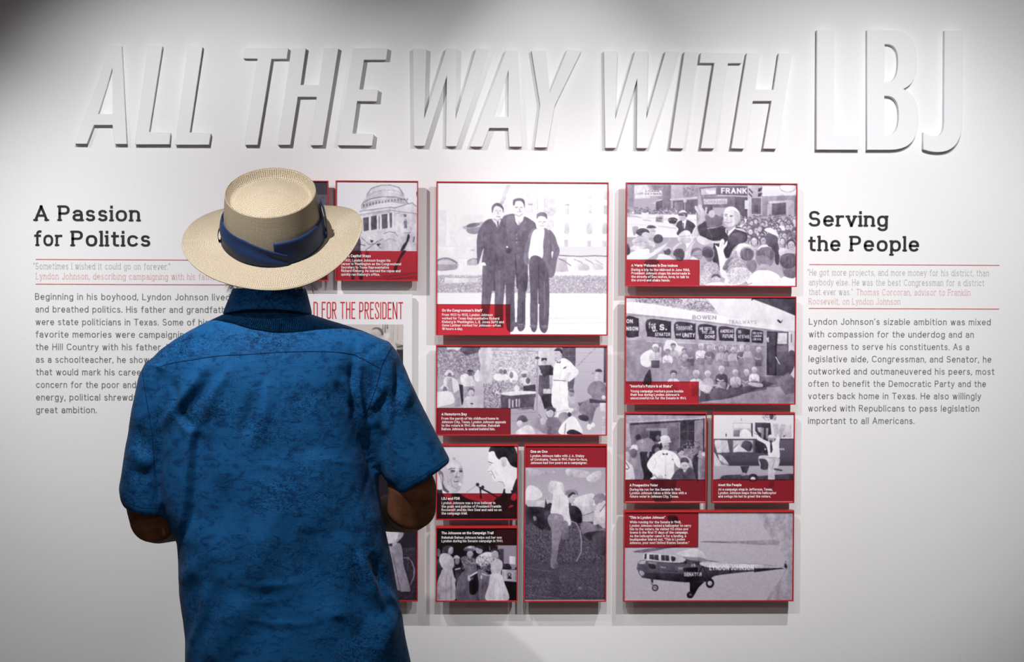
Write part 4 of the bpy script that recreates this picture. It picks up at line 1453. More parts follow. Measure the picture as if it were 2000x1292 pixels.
def paint(key, x0, y0, x1, y1):
    "greys on a grid of one sample per photograph pixel for the field x0..x1, y0..y1"
    ox, oy, s, txt = ART[key]; SS = 2
    W, H = int(round(x1-x0)), int(round(y1-y0))
    A = np.full((H*SS, W*SS), 200.0); RM = np.zeros_like(A)
    rs = np.random.RandomState(sum(map(ord, key)))
    def noise(h, w, size, asp=1.0):
        n = rs.rand(int(h/size*asp)+3, int(w/size)+3); yy = np.arange(h)/size*asp; xx = np.arange(w)/size
        yi, xi = yy.astype(int), xx.astype(int); fy, fx = (yy-yi)[:, None], (xx-xi)[None, :]
        return (n[yi][:, xi]*(1-fy)*(1-fx)+n[yi+1][:, xi]*fy*(1-fx)+n[yi][:, xi+1]*(1-fy)*fx+n[yi+1][:, xi+1]*fy*fx)-.5
    TEX = .9*noise(A.shape[0], A.shape[1], 26, .6)+.7*noise(A.shape[0], A.shape[1], 9, .7)+.5*noise(A.shape[0], A.shape[1], 4)+.3*noise(A.shape[0], A.shape[1], 2)
    def tx(p): return ((ox+p[0]/s-x0)*SS, (oy+p[1]/s-y0)*SS)
    def fill(P, v, target=None):
        P = [tx(p) for p in P]; xs = [p[0] for p in P]; ys = [p[1] for p in P]
        a, b = max(0, int(min(xs))), min(A.shape[1], int(max(xs))+2); c, d = max(0, int(min(ys))), min(A.shape[0], int(max(ys))+2)
        if a >= b or c >= d: return
        xx = np.arange(a, b)+.5; yy = np.arange(c, d)+.5; M = np.zeros((d-c, b-a), bool)
        for i in range(len(P)):
            (ax, ay), (bx, by) = P[i], P[(i+1) % len(P)]
            if ay == by: continue
            r = (yy >= min(ay, by)) & (yy < max(ay, by))
            if not r.any(): continue
            xi = ax+(yy[r]-ay)*(bx-ax)/(by-ay)
            M[r] ^= xx[None, :] < xi[:, None]
        if v is not None and M.size > 60:
            t = (yy-min(ys))/(max(ys)-min(ys)+1e-6); u = (xx-min(xs))/(max(xs)-min(xs)+1e-6); amp = 1.0 if v < 225 else .45
            G = v+amp*(TEX[c:d, a:b]*40+(7-15*t)[:, None]+(6-11*u)[None, :])
            A[c:d, a:b][M] = G[M]
        else: A[c:d, a:b][M] = v
    def ell(v, cx, cy, rx, ry, rot=0):
        c, sn = math.cos(math.radians(rot)), math.sin(math.radians(rot))
        fill([(cx+rx*math.cos(t)*c-ry*math.sin(t)*sn, cy+rx*math.cos(t)*sn+ry*math.sin(t)*c) for t in [TAU*i/20 for i in range(20)]], v)
    def line(v, w, pts):
        V, Fc = [], []; ribbon(pts, w, V, Fc, False)
        for f in Fc: fill([(V[i].x, V[i].y) for i in f], v)
    def lett(v, x, y, h, w, xe, t):
        V, Fc, wd = text2d(t, w/h*1.0, 0, .02); k = (xe-x)/wd if xe > x else h
        for f in Fc: fill([(x+V[i][0]*k, y-V[i][1]*h) for i in f], v)
    def head(v, x, y, r, hv):
        ell(hv, x, y-.15*r, .88*r, r); ell(v, x, y+.15*r, .7*r, .85*r)
        ell(v*.45, x-.28*r, y+.05*r, .13*r, .09*r); ell(v*.45, x+.28*r, y+.05*r, .13*r, .09*r); line(v*.5, .1*r, [(x-.25*r, y+.55*r), (x+.25*r, y+.55*r)])
    def sub(a):
        (p, q_), (r, t) = tx(a[:2]), tx(a[2:])
        return max(0, int(q_)), min(A.shape[0], int(t)), max(0, int(p)), min(A.shape[1], int(r))
    for ln in txt.strip().split('\n'):
        k = ln.split()
        if not k: continue
        c = k[0]
        if c == 't': lett(float(k[1]), float(k[2]), float(k[3]), float(k[4]), float(k[5]), float(k[6]), ' '.join(k[7:])); continue
        a = [float(t) for t in k[1:]]
        if c in 'ps':
            P = list(zip(a[1::2], a[2::2])); fill(catmull(P) if c == 's' else P, a[0])
        elif c == 'e': ell(*a)
        elif c == 'l': line(a[0], a[1], list(zip(a[2::2], a[3::2])))
        elif c == 'h': head(*a)
        elif c == 'g':
            r0, r1, c0, c1 = sub(a[2:])
            if r1 > r0: A[r0:r1, c0:c1] = np.linspace(a[0], a[1], r1-r0)[:, None]
        elif c == 'n':
            r0, r1, c0, c1 = sub(a[2:])
            if r1 > r0 and c1 > c0: A[r0:r1, c0:c1] += a[0]*1.6*noise(r1-r0, c1-c0, max(1.0, a[1]*SS/s))+a[0]*.8*noise(r1-r0, c1-c0, 1.6)
        elif c == 'm':
            v, x, y, w_, h_ = a[:5]; R = np.random.RandomState(int(a[5]))
            for i in range(int(w_*h_/(s*s)/5)+6):
                u, t, z = R.rand(3); g = R.rand()
                vv = .55*v+.45*A[min(A.shape[0]-1, max(0, int((oy+(y+t*h_)/s-y0)*SS))), min(A.shape[1]-1, max(0, int((ox+(x+u*w_)/s-x0)*SS)))]; ell(vv+(g-.5)*30, x+u*w_, y+t*h_, s*(.6+1.1*z), s*(.4+.8*g), g*180)
        elif c == 'c':
            n_, sz, x, y, xb, yb, dk, lt, sd = a; R = np.random.RandomState(int(sd))
            for i in range(int(n_)):
                u, t, g, b_ = R.rand(4); t = i/n_; X_, Y_ = x+u*(xb-x), y+t*(yb-y); r = sz*(.6+.5*t)
                ell(dk+(lt-dk)*b_, X_, Y_+r*1.7, r*1.0, r*1.2); ell(dk+40*g, X_, Y_-.1*r, .62*r, .75*r); ell(150+60*g, X_, Y_+.15*r, .45*r, .6*r)
                ell(100+60*g, X_, Y_+.1*r, .3*r, .12*r)
        elif c == 'b':      # standing or squatting worker: x y r cap shirt lower
            x, y, r, cap, sh, lo = a
            fill(catmull([(x-1.3*r, y+3.6*r), (x-1.5*r, y+1.8*r), (x-.6*r, y+1.05*r), (x+.6*r, y+1.05*r), (x+1.5*r, y+1.8*r), (x+1.3*r, y+3.6*r)]), sh)
            fill([(x-1.1*r, y+3.2*r), (x+1.1*r, y+3.2*r), (x+1.0*r, y+5.2*r), (x-1.0*r, y+5.2*r)], lo*.8)
            line(sh*.75, .12*r, [(x, y+1.3*r), (x, y+3.2*r)]); line(176, .4*r, [(x-1.2*r, y+2.4*r), (x-.3*r, y+3.0*r), (x+.6*r, y+2.7*r)])
            line(150, .5*r, [(x, y+.6*r), (x, y+1.2*r)]); head(178, x, y, r*.82, cap)
            fill(catmull([(x-.8*r, y-.2*r), (x-.6*r, y-.85*r), (x, y-1.05*r), (x+.6*r, y-.85*r), (x+.8*r, y-.2*r), (x, y-.4*r)]), cap)
        elif c == 'r':
            r0, r1, c0, c1 = sub(a[:4]); RM[r0:r1, c0:c1] = a[4] if len(a) > 4 else 1
    A = A.reshape(H, SS, W, SS).mean((1, 3)); RM = RM.reshape(H, SS, W, SS).mean((1, 3))
    P = np.pad(A, 1, 'edge'); A = A*.6+(P[:-2, 1:-1]+P[2:, 1:-1]+P[1:-1, :-2]+P[1:-1, 2:])*.1
    if key == 'staff': A = 58+A*.78
    elif key == 'crowd': A = 34+A*.88
    elif key in ('bus', 'porch', 'landing'): A = 14+A*.95
    A = np.clip(A, 6, 252); t = 4*A*(255-A)/255**2
    col = np.stack([A+2*t, A-7*t, A+9*t+2], -1)
    rr = RM[..., None]
    red = np.stack([16+A*.74*RM, 6+A*.15*RM, 10+A*.20*RM], -1)
    col = np.where(rr > .3, red, col)
    if key == 'officephoto': col = np.stack([A, A*.96, A*.95], -1)
    c = np.clip(col, 0, 255)/255
    return np.where(c <= .04045, c/12.92, ((c+.055)/1.055)**2.4)

def print_mesh(name, key, x0, y0, x1, y1, a, b, depth, parent):
    "flat print filling world corners a (top left) .. b (bottom right); one colour value per vertex"
    col = paint(key, x0, y0, x1, y1)*.93
    H, W = col.shape[:2]
    xs = np.linspace(a.x, b.x, W); zs = np.linspace(a.z, b.z, H)
    co = np.empty((H, W, 3)); co[..., 0] = xs[None]; co[..., 1] = -depth; co[..., 2] = zs[:, None]
    i = np.arange(H*W).reshape(H, W); f = np.stack([i[:-1, :-1], i[1:, :-1], i[1:, 1:], i[:-1, 1:]], -1).reshape(-1, 4)
    me = bpy.data.meshes.new(name); me.vertices.add(H*W); me.vertices.foreach_set('co', co.ravel())
    me.loops.add(f.size); me.loops.foreach_set('vertex_index', f.ravel()); me.polygons.add(len(f))
    me.polygons.foreach_set('loop_start', np.arange(0, f.size, 4)); me.update(calc_edges=True)
    ca = me.color_attributes.new('ink', 'FLOAT_COLOR', 'POINT')
    ca.data.foreach_set('color', np.concatenate([col.reshape(-1, 3), np.ones((H*W, 1))], 1).ravel())
    me.materials.append(M_print)
    o = bpy.data.objects.new(name, me); C.objects.link(o); o.parent = parent
    o.matrix_parent_inverse = Matrix.Translation(-parent.location)
    return o

# ------------------------------------------------------------------ red framed photo panels on stand-off blocks
D2, D1, RC = 0.055, 0.033, 0.005
def panel(key, label, x0, y0, x1, y1, top, heads, lines, seen=None):
    a, b = Q(x0, y0, -D2), Q(x1, y1, -D2)
    px = DW/FPX*(1-D2/DW)
    r = empty('photo_panel', ((a.x+b.x)/2, 0, b.z), label, 'photo panel', 'red framed photographs on the wall')
    rw, tw = 2.1*px, top*px
    X0, X1, Z0, Z1 = a.x, b.x, b.z, a.z
    xi0, xi1, zi0, zi1 = X0+rw, X1-rw, Z0+rw*1.15, Z1-tw
    V, Fc = [], []
    def ring(y, A, B, Cz, Dz):
        n = len(V); V.extend([(A, y, Cz), (B, y, Cz), (B, y, Dz), (A, y, Dz)]); return n
    e = .0005
    rs = [ring(-D1, X0, X1, Z0, Z1), ring(-D2+e, X0, X1, Z0, Z1), ring(-D2, X0+e, X1-e, Z0+e, Z1-e), ring(-D2, xi0-e, xi1+e, zi0-e, zi1+e), ring(-D2+e, xi0, xi1, zi0, zi1), ring(-D2+RC, xi0, xi1, zi0, zi1)]
    for s, t in zip(rs, rs[1:]):
        for i in range(4): j = (i+1) % 4; Fc.append((s+i, s+j, t+j, t+i))
    Fc.append((3, 2, 1, 0))
    mesh('frame', V, Fc, M_red, r)
    box('mount', (X0+.03, X1-.03, -D1-.0002, -.0003, Z0+.03, Z1-.03), M_mount, r)
    k = 1/px
    print_mesh('photo_print', key, x0+2.1, y0+top, x1-2.1, y1-2.4, Vector((xi0, 0, zi1)), Vector((xi1, 0, zi0)), D2-RC, r)
    if heads: text_obj('caption_title', heads, M_white, r, D2-RC+.0006, .21, 0, 0)
    if lines: text_obj('caption_text', lines, M_white, r, D2-RC+.0006, .165, 0, 0)
    return r
def cap(ox, oy, s, rows, h):
    "rows of (text, x0, x1, baseline) read in an enlarged crop -> photograph pixels"
    return [(t, ox+a/s, ox+b/s, oy+y/s, h) for (t, a, b, y) in rows]
P = panel('night', 'red framed dark photograph mostly hidden behind the straw hat', 480.0, 351.6, 641.0, 548.6, 2.2, None, None)
P = panel('capitol', 'red framed photograph of a domed building with columns, just right of the hat', 655.3, 352.0, 816.3, 548.9, 2.2,
  cap(600, 340, 4.309, [('On the Capitol Steps', 275, 535, 698)], 5.4),
  cap(600, 340, 4.309, [('In 1931, Lyndon Johnson began his', 286, 700, 735), ('career in Washington as the Congressional', 286, 791, 765), ('Secretary to Texas Representative', 286, 688, 794), ('Richard Kleberg. He learned the ropes and', 286, 785, 823), ("quickly ran Kleberg's office.", 286, 611, 853)], 5.0))
panel('staff', 'red framed photograph of three men in suits standing arm in arm', 852.4, 353.8, 1187.2, 655.2, 2.2,
  cap(840, 345, 4.036, [("On the Congressman's Staff", 94, 410, 1063)], 5.4),
  cap(840, 345, 4.036, [('From 1933 to 1935, Lyndon Johnson', 94, 493, 1097), ('worked for Texas Representative Richard', 94, 545, 1125), ('Kleberg in Washington. L. E. Jones (left) and', 94, 582, 1153), ('Gene Latimer worked for Johnson_often', 94, 557, 1180), ('18 hours a day.', 94, 258, 1207)], 5.0))
panel('porch', 'red framed photograph of a man in white speaking from a porch', 851.6, 673.2, 1185.8, 850.6, 2.9,
  cap(840, 660, 5.556, [('A Hometown Boy', 124, 398, 838)], 5.4),
  cap(840, 660, 5.556, [('From the porch of his childhood home in', 124, 742, 884), ('Johnson City, Texas, Lyndon Johnson appeals', 124, 822, 922), ('to the voters in 1941. His mother, Rebekah', 124, 757, 960), ('Baines Johnson, is seated behind him.', 124, 704, 998)], 5.0))
panel('microphones', 'red framed photograph of two smiling men at microphones, by the elbow', 851.6, 866.8, 1011.8, 1015.2, 3.8,
  cap(840, 855, 5.556, [('LBJ and FDR', 124, 322, 670)], 5.4),
  cap(840, 855, 5.556, [('Lyndon Johnson was a true believer in', 124, 708, 716), ('the goals and policies of President Franklin', 124, 770, 754), ('Roosevelt and his New Deal and said so on', 124, 776, 791), ('the campaign trail.', 124, 405, 829)], 5.0))
panel('bouquet', 'red framed photograph of women in dresses holding a bouquet', 851.4, 1027.2, 1011.0, 1174.6, 4.2,
  cap(840, 1020, 5.556, [('The Johnsons on the Campaign Trail', 124, 688, 126)], 5.4),
  cap(840, 1020, 5.556, [('Rebekah Baines Johnson helps out her son', 124, 776, 174), ('Lyndon during his Senate campaign in 1941.', 124, 790, 212)], 5.0))
panel('wheel', 'tall red framed photograph of a man with a hat beside a wagon wheel', 1024.4, 867.0, 1184.2, 1174.7, 4.0,
  cap(840, 855, 5.556, [('One on One', 1090, 1274, 160)], 5.4),
  cap(840, 855, 5.556, [('Lyndon Johnson talks with J. A. Staley', 1090, 1672, 206), ('of Corsicana, Texas in 1941. Face-to-face,', 1090, 1706, 244), ('Johnson had few peers as a campaigner.', 1090, 1706, 281)], 5.0))
panel('crowd', 'red framed photograph of a man waving above a reaching crowd', 1223.2, 355.8, 1556.3, 560.2, 2.2,
  cap(1210, 345, 5.556, [('A Warm Welcome in Des Moines', 128, 631, 976)], 5.4),
  cap(1210, 345, 5.556, [('During a trip to the Midwest in June 1966,', 128, 762, 1022), ('President Johnson stops his motorcade in', 128, 764, 1060), ('the streets of Des Moines, Iowa, to talk to', 128, 752, 1098), ('the crowd and shake hands.', 128, 549, 1135)], 5.0))
panel('bus', 'red framed photograph of young workers posing beside a long bus', 1221.4, 577.6, 1554.0, 789.9, 2.6,
  cap(1210, 570, 5.556, [("`America's Future Is at Stake\"", 112, 572, 1035)], 5.4),
  cap(1210, 570, 5.556, [('Young campaign workers pose beside', 118, 692, 1088), ("their bus during Lyndon Johnson's", 118, 648, 1126), ('unsuccessful run for the Senate in 1941.', 118, 724, 1163)], 5.0))
panel('cattlehat', 'small red framed photograph of a man in a pale hat and bow tie', 1220.4, 804.6, 1379.6, 982.2, 3.2,
  cap(1210, 795, 6.461, [('A Prospective Voter', 128, 484, 998)], 5.4),
  cap(1210, 795, 6.461, [('During his run for the Senate in 1941,', 130, 772, 1051), ('Lyndon Johnson takes a little time with a', 130, 845, 1095), ('future voter in Johnson City, Texas.', 130, 745, 1139)], 5.0))
panel('landing', 'small red framed photograph of a man with raised arms leaning from an aircraft', 1392.0, 804.8, 1551.6, 982.0, 3.2,
  cap(1380, 795, 6.458, [('Meet the People', 148, 440, 994)], 5.4),
  cap(1380, 795, 6.458, [('At a campaign stop in Jefferson, Texas,', 148, 832, 1049), ('Lyndon Johnson leaps from his helicopter', 148, 880, 1093), ('and swings his hat to greet the voters.', 148, 810, 1137)], 5.0))
panel('helicopter', 'red framed photograph of an old helicopter in flight, lowest on the right', 1219.0, 996.2, 1550.0, 1173.7, 4.2,
  cap(1210, 985, 5.556, [('`This Is Lyndon Johnson"', 106, 496, 153)], 5.4),
  cap(1210, 985, 5.556, [('While running for the Senate in 1948,', 112, 668, 202), ('Lyndon Johnson rented a helicopter to carry', 112, 776, 240), ('him to the voters. He visited 113 cities and', 112, 743, 277), ('towns in the first 17 days of the campaign.', 112, 744, 314), ('As the helicopter came in for a landing, a', 112, 722, 352), ('loudspeaker blared out, `This is Lyndon', 112, 710, 389), ('Johnson, your next United States Senator."', 108, 758, 426)], 5.0))
panel('bicycle', 'red framed photograph with a bicycle wheel, lowest left, half hidden by the blue shirt', 655.3, 873.0, 816.1, 1174.1, 4.0, None, None)

# white poster behind the visitor's shoulder
PD = 0.030
a, b = Q(478, 573.2, -PD), Q(804.8, 858, -PD)
r = empty('poster', ((a.x+b.x)/2, 0, b.z), 'white poster with tall red lettering, behind the right shoulder', 'poster')
V, Fc = boxes([(a.x, b.x, -PD, -.014, b.z, a.z)])
o = mesh('poster_board', V, Fc, M_poster, r)
mb = o.modifiers.new('edge', 'BEVEL'); mb.width = .0012; mb.segments = 2
box('mount', (a.x+.03, b.x-.03, -.0145, -.0003, b.z+.03, a.z-.03), M_mount, r)
# tall condensed poster lettering
CG = {'F': (8, [[(8,33),(0,33),(0,0)], [(0,19),(6,19)]]), 'O': (9, [[(2.5,33),(6.5,33),(9,30.5),(9,2.5),(6.5,0),(2.5,0),(0,2.5),(0,30.5),(2.5,33)]]),
 'R': (9, [[(0,0),(0,33),(6,33),(8.6,30),(8.6,20),(6,17),(0,17)], [(4,17),(9,0)]]), 'T': (10, [[(0,33),(10,33)], [(5,33),(5,0)]]), 'H': (9, [[(0,0),(0,33)], [(9,0),(9,33)], [(0,19),(9,19)]]),
 'E': (8, [[(8,33),(0,33),(0,0),(8,0)], [(0,19),(6.5,19)]]), 'P': (9, [[(0,0),(0,33),(6,33),(8.6,30),(8.6,18),(6,15),(0,15)]]), 'D': (9, [[(0,0),(0,33),(6,33),(9,30),(9,3),(6,0),(0,0)]]),
 'S': (8.5, [[(8.5,25),(8.5,30),(6,33),(2.5,33),(0,30),(0,25),(8.5,10),(8.5,3),(6,0),(2.5,0),(0,3),(0,9)]]), 'I': (0, [[(0,0),(0,33)]]), 'N': (10, [[(0,0),(0,33),(10,0),(10,33)]]),
 'W': (13, [[(0,33),(3.5,0),(6.5,30),(9.5,0),(13,33)]]), 'K': (9, [[(0,0),(0,33)], [(9,33),(0,13)], [(3,19),(9,0)]]), 'G': (9, [[(9,26),(9,30),(6.5,33),(2.5,33),(0,30),(0,3),(2.5,0),(6.5,0),(9,3),(9,16),(5,16)]])}
V, Fc = [], []; x = 0; T2 = []
for ch in 'D FOR THE PRESIDENT':
    if ch == ' ': x += 7.5; continue
    wd, st = CG[ch]
    for p in st:
        ribbon([(x+u, v*.92+1.4) for u, v in p], 2.8, V, Fc); T2 += [max(T2 or [0])+1]*(len(V)-len(T2))
    x += wd+5.6
x -= 4.3; sc = 178/ (x*178/ (x))   # one unit = one photograph pixel before fitting
VV = []
kfit = .865*181.5/ (sum((7.5 if c == ' ' else CG[c][0]+5.6) for c in 'FOR THE PRESIDENT')-5.6+2)
zb = Q(700, 622.6, -PD).z; xr = Q(787.2, 620, -PD).x
for v, l_ in zip(V, T2): VV.append((xr-(x-v[0])*kfit*DW/FPX, -PD-.0005-(l_ % 6)*6e-5, zb+v[1]*DW/FPX))
mesh('poster_heading', VV, Fc, M_redink, r)
pa, pb = Q(560, 632.6, -PD), Q(787, 838, -PD)
print_mesh('poster_photo', 'officephoto', 560, 632.6, 787, 838, pa, pb, PD+.0006, r)

# ------------------------------------------------------------------ the visitor
BY = -1.12                                     # depth of the body axis
def loft(rings, V, Fc, cap=True):
    n = len(rings[0]); b = len(V)
    for r_ in rings: V.extend([tuple(p) for p in r_])
    for i in range(len(rings)-1):
        for j in range(n):
            k = (j+1) % n; Fc.append((b+i*n+j, b+i*n+k, b+(i+1)*n+k, b+(i+1)*n+j))
    if cap:
        Fc.append(tuple(b+j for j in reversed(range(n)))); Fc.append(tuple(b+(len(rings)-1)*n+j for j in range(n)))
def ringxy(cx, cy, z, rx, ryb, ryf, n=48, e=.8):
    o = []
    for i in range(n):
        a = TAU*i/n; c, s = math.cos(a), math.sin(a)
        o.append((cx+rx*math.copysign(abs(c)**e, c), cy+(ryf if s > 0 else ryb)*math.copysign(abs(s)**e, s), z))
    return o
def tube(pts, rad, V, Fc, n=20, flat=1.0):
    rings = []
    P = [Vector(p) for p in pts]
    up = None
    for i, p in enumerate(P):
        t = (P[min(i+1, len(P)-1)]-P[max(i-1, 0)]).normalized()
        if up is None:
            up = Vector((0, 1, 0)) if abs(t.y) < .9 else Vector((1, 0, 0))
        u = (up-t*up.dot(t)).normalized(); w_ = t.cross(u); up = u
        r_ = rad[i]
        rings.append([p+u*math.cos(TAU*j/n)*r_*flat+w_*math.sin(TAU*j/n)*r_ for j in range(n)])
    # rounded ends
    for end, sgn in ((0, -1), (-1, 1)):
        c = P[end]; t = (P[end]-P[end-1 if end else 1]).normalized(); r_ = rad[end]; ex = []
        base = rings[end]
        for f_ in (.5, .85):
            ex.append([c+(Vector(q_)-c)*math.sqrt(1-f_*f_)+t*r_*f_ for q_ in base])
        rings = (ex[::-1]+rings) if end == 0 else rings+ex
    loft(rings, V, Fc)
def ball(c, rx, ry, rz, V, Fc, n=20, m_=12):
    rings = []
    for i in range(1, m_):
        a = math.pi*i/m_-math.pi/2
        rings.append([(c[0]+rx*math.cos(a)*math.cos(TAU*j/n), c[1]+ry*math.cos(a)*math.sin(TAU*j/n), c[2]+rz*math.sin(a)) for j in range(n)])
    loft(rings, V, Fc)
def fuse(name, V, Fc, mt, parent, voxel, smooth_it=6, fac=.5):
    me = bpy.data.meshes.new(name); me.from_pydata([tuple(v) for v in V], [], Fc); me.update()
    t = bpy.data.objects.new('tmp', me); C.objects.link(t)
    bm = bmesh.new(); bm.from_mesh(me); bmesh.ops.recalc_face_normals(bm, faces=bm.faces); bm.to_mesh(me); bm.free()
    rm = t.modifiers.new('r', 'REMESH'); rm.mode = 'VOXEL'; rm.voxel_size = voxel; rm.adaptivity = 0
    sm = t.modifiers.new('s', 'SMOOTH'); sm.iterations = smooth_it; sm.factor = fac
    m2 = bpy.data.meshes.new_from_object(t.evaluated_get(bpy.context.evaluated_depsgraph_get())); m2.name = name
    bpy.data.objects.remove(t)
    m2.materials.clear(); m2.materials.append(mt)
    m2.polygons.foreach_set('use_smooth', [True]*len(m2.polygons))
    o = bpy.data.objects.new(name, m2); C.objects.link(o)
    if parent: o.parent = parent; o.matrix_parent_inverse = Matrix.Translation(-parent.location)
    return o
CX = Q(545, 800, BY).x
person = empty('person', (CX, BY, 0), 'person seen from behind in a blue short sleeved shirt and a straw hat', 'person')

M_skin = mat('skin', rgb(150, 98, 72), 0.72, 0.08)
_n = noisy(M_skin, rgb(96, 62, 45), rgb(124, 82, 60), 38, 6, 0.25, 0.0012)
M_hair = noisy(mat('grey_hair', rgb(170, 165, 160), 0.6), rgb(176, 170, 166), rgb(222, 218, 214), 260, 3, 0.4, .001)
M_trs = noisy(mat('navy_trousers', rgb(30, 36, 54), 0.85), rgb(26, 32, 48), rgb(38, 44, 62), 120, 3, 0.15)
M_shoe = noisy(mat('brown_leather', rgb(70, 48, 34), 0.45), rgb(62, 42, 30), rgb(80, 56, 40), 60, 3, 0.1)

# shirt cloth: blue with darker marbled veins and a fine woven grid
M_shirt = bpy.data.materials.new('marbled_blue_cotton'); M_shirt.use_nodes = True
Ps = M_shirt.node_tree.nodes['Principled BSDF']; Ps.inputs['Roughness'].default_value = .72; Ps.inputs['Specular IOR Level'].default_value = .08
Ps.inputs['Sheen Weight'].default_value = .04; Ps.inputs['Sheen Roughness'].default_value = .5
tc = N(M_shirt, 'ShaderNodeTexCoord')
mp = N(M_shirt, 'ShaderNodeMapping'); mp.inputs['Scale'].default_value = (1, 1, 1.9); LK(M_shirt, tc, 'Object', mp, 'Vector')
n1 = N(M_shirt, 'ShaderNodeTexNoise', _Scale=36.0, _Detail=11.0, _Roughness=.78, _Distortion=.6); LK(M_shirt, mp, 'Vector', n1, 'Vector')
r1 = ramp(M_shirt, (.50, (0, 0, 0, 1)), (.60, (1, 1, 1, 1))); LK(M_shirt, n1, 'Fac', r1, 'Fac')
n2 = N(M_shirt, 'ShaderNodeTexNoise', _Scale=58.0, _Detail=6.0, _Roughness=.65, _Distortion=1.6); LK(M_shirt, mp, 'Vector', n2, 'Vector')
r2 = ramp(M_shirt, (.455, (0, 0, 0, 1)), (.49, (1, 1, 1, 1)), (.505, (1, 1, 1, 1)), (.54, (0, 0, 0, 1))); LK(M_shirt, n2, 'Fac', r2, 'Fac')
n3 = N(M_shirt, 'ShaderNodeTexNoise', _Scale=5.0, _Detail=3.0); LK(M_shirt, mp, 'Vector', n3, 'Vector')
r3 = ramp(M_shirt, (.42, (0, 0, 0, 1)), (.62, (1, 1, 1, 1))); LK(M_shirt, n3, 'Fac', r3, 'Fac')
m1 = N(M_shirt, 'ShaderNodeMath', operation='MULTIPLY'); LK(M_shirt, r2, 'Color', m1, 0); LK(M_shirt, r3, 'Color', m1, 1)
mx = N(M_shirt, 'ShaderNodeMixRGB'); mx.inputs[1].default_value = rgb(26, 94, 152); mx.inputs[2].default_value = rgb(13, 64, 114)
LK(M_shirt, r1, 'Color', mx, 0)
mx2 = N(M_shirt, 'ShaderNodeMixRGB'); mx2.inputs[2].default_value = rgb(3, 25, 58); LK(M_shirt, m1, 0, mx2, 0); LK(M_shirt, mx, 'Color', mx2, 1)
LK(M_shirt, mx2, 'Color', Ps, 'Base Color')
sx = N(M_shirt, 'ShaderNodeSeparateXYZ'); LK(M_shirt, tc, 'Object', sx, 'Vector')
def sinof(ax, fr):
    a_ = N(M_shirt, 'ShaderNodeMath', operation='MULTIPLY'); a_.inputs[1].default_value = fr; LK(M_shirt, sx, ax, a_, 0)
    s_ = N(M_shirt, 'ShaderNodeMath', operation='SINE'); LK(M_shirt, a_, 0, s_, 0); return s_
sa, sb = sinof('X', TAU/.0032), sinof('Z', TAU/.0032)
mu = N(M_shirt, 'ShaderNodeMath', operation='MAXIMUM'); LK(M_shirt, sa, 0, mu, 0); LK(M_shirt, sb, 0, mu, 1)
bump(M_shirt, mu, 0, .10, .0003)
gr_ = ramp(M_shirt, (.2, (.70, .70, .70, 1)), (.75, (1, 1, 1, 1))); LK(M_shirt, mu, 0, gr_, 'Fac')
mg_ = N(M_shirt, 'ShaderNodeMixRGB', blend_type='MULTIPLY'); mg_.inputs[0].default_value = 1.0; LK(M_shirt, mx2, 'Color', mg_, 1); LK(M_shirt, gr_, 'Color', mg_, 2); LK(M_shirt, mg_, 'Color', Ps, 'Base Color')
M_seam = noisy(mat('navy_thread', rgb(10, 34, 72), 0.8, .1), rgb(8, 30, 66), rgb(14, 42, 84), 90, 2, 0)

# --- body: one continuous surface
V, Fc = [], []
for (py, xl, xr, db, df) in ((618, 470, 585, .055, .05), (650, 390, 690, .075, .07), (700, 320, 745, .10, .10), (800, 330, 735, .11, .11), (1000, 350, 728, .11, .12), (1200, 380, 742, .12, .13), (1330, 375, 765, .12, .12), (1420, 380, 770, .12, .10)):
    pass
rows = [(650, 440, 640, .05, .05), (700, 370, 700, .07, .07), (800, 360, 690, .09, .10), (1000, 375, 700, .10, .11), (1200, 380, 742, .12, .13), (1330, 380, 760, .12, .12), (1440, 385, 765, .11, .10)]
loft([ringxy((Q(a, y, BY).x+Q(b, y, BY).x)/2, BY, Q(0, y, BY).z, (Q(b, y, BY).x-Q(a, y, BY).x)/2, db, df, 32) for (y, a, b, db, df) in rows[::-1]], V, Fc)
nk = Q(532, 640, BY)
tube([Q(538, 660, BY+.0), Q(534, 600, BY+.012), Q(532, 545, BY+.03)], [.066, .062, .062], V, Fc)
hc = Q(533, 478, BY+.045)                                   # head centre
ball((hc.x, hc.y, hc.z), .077, .098, .112, V, Fc)
ball((hc.x, hc.y+.035, hc.z-.055), .058, .066, .066, V, Fc)      # jaw
tube([(hc.x, hc.y+.09, hc.z+.01), (hc.x, hc.y+.118, hc.z-.025)], [.009, .014], V, Fc, 12)       # nose
ball((hc.x, hc.y+.098, hc.z-.062), .024, .012, .008, V, Fc, 12, 8)   # mouth
for s in (-1, 1):
    ball((hc.x+s*.08, hc.y-.005, hc.z-.02), .010, .022, .034, V, Fc, 12, 8)
    ball((hc.x+s*.03, hc.y+.088, hc.z+.012), .013, .010, .009, V, Fc, 12, 8)
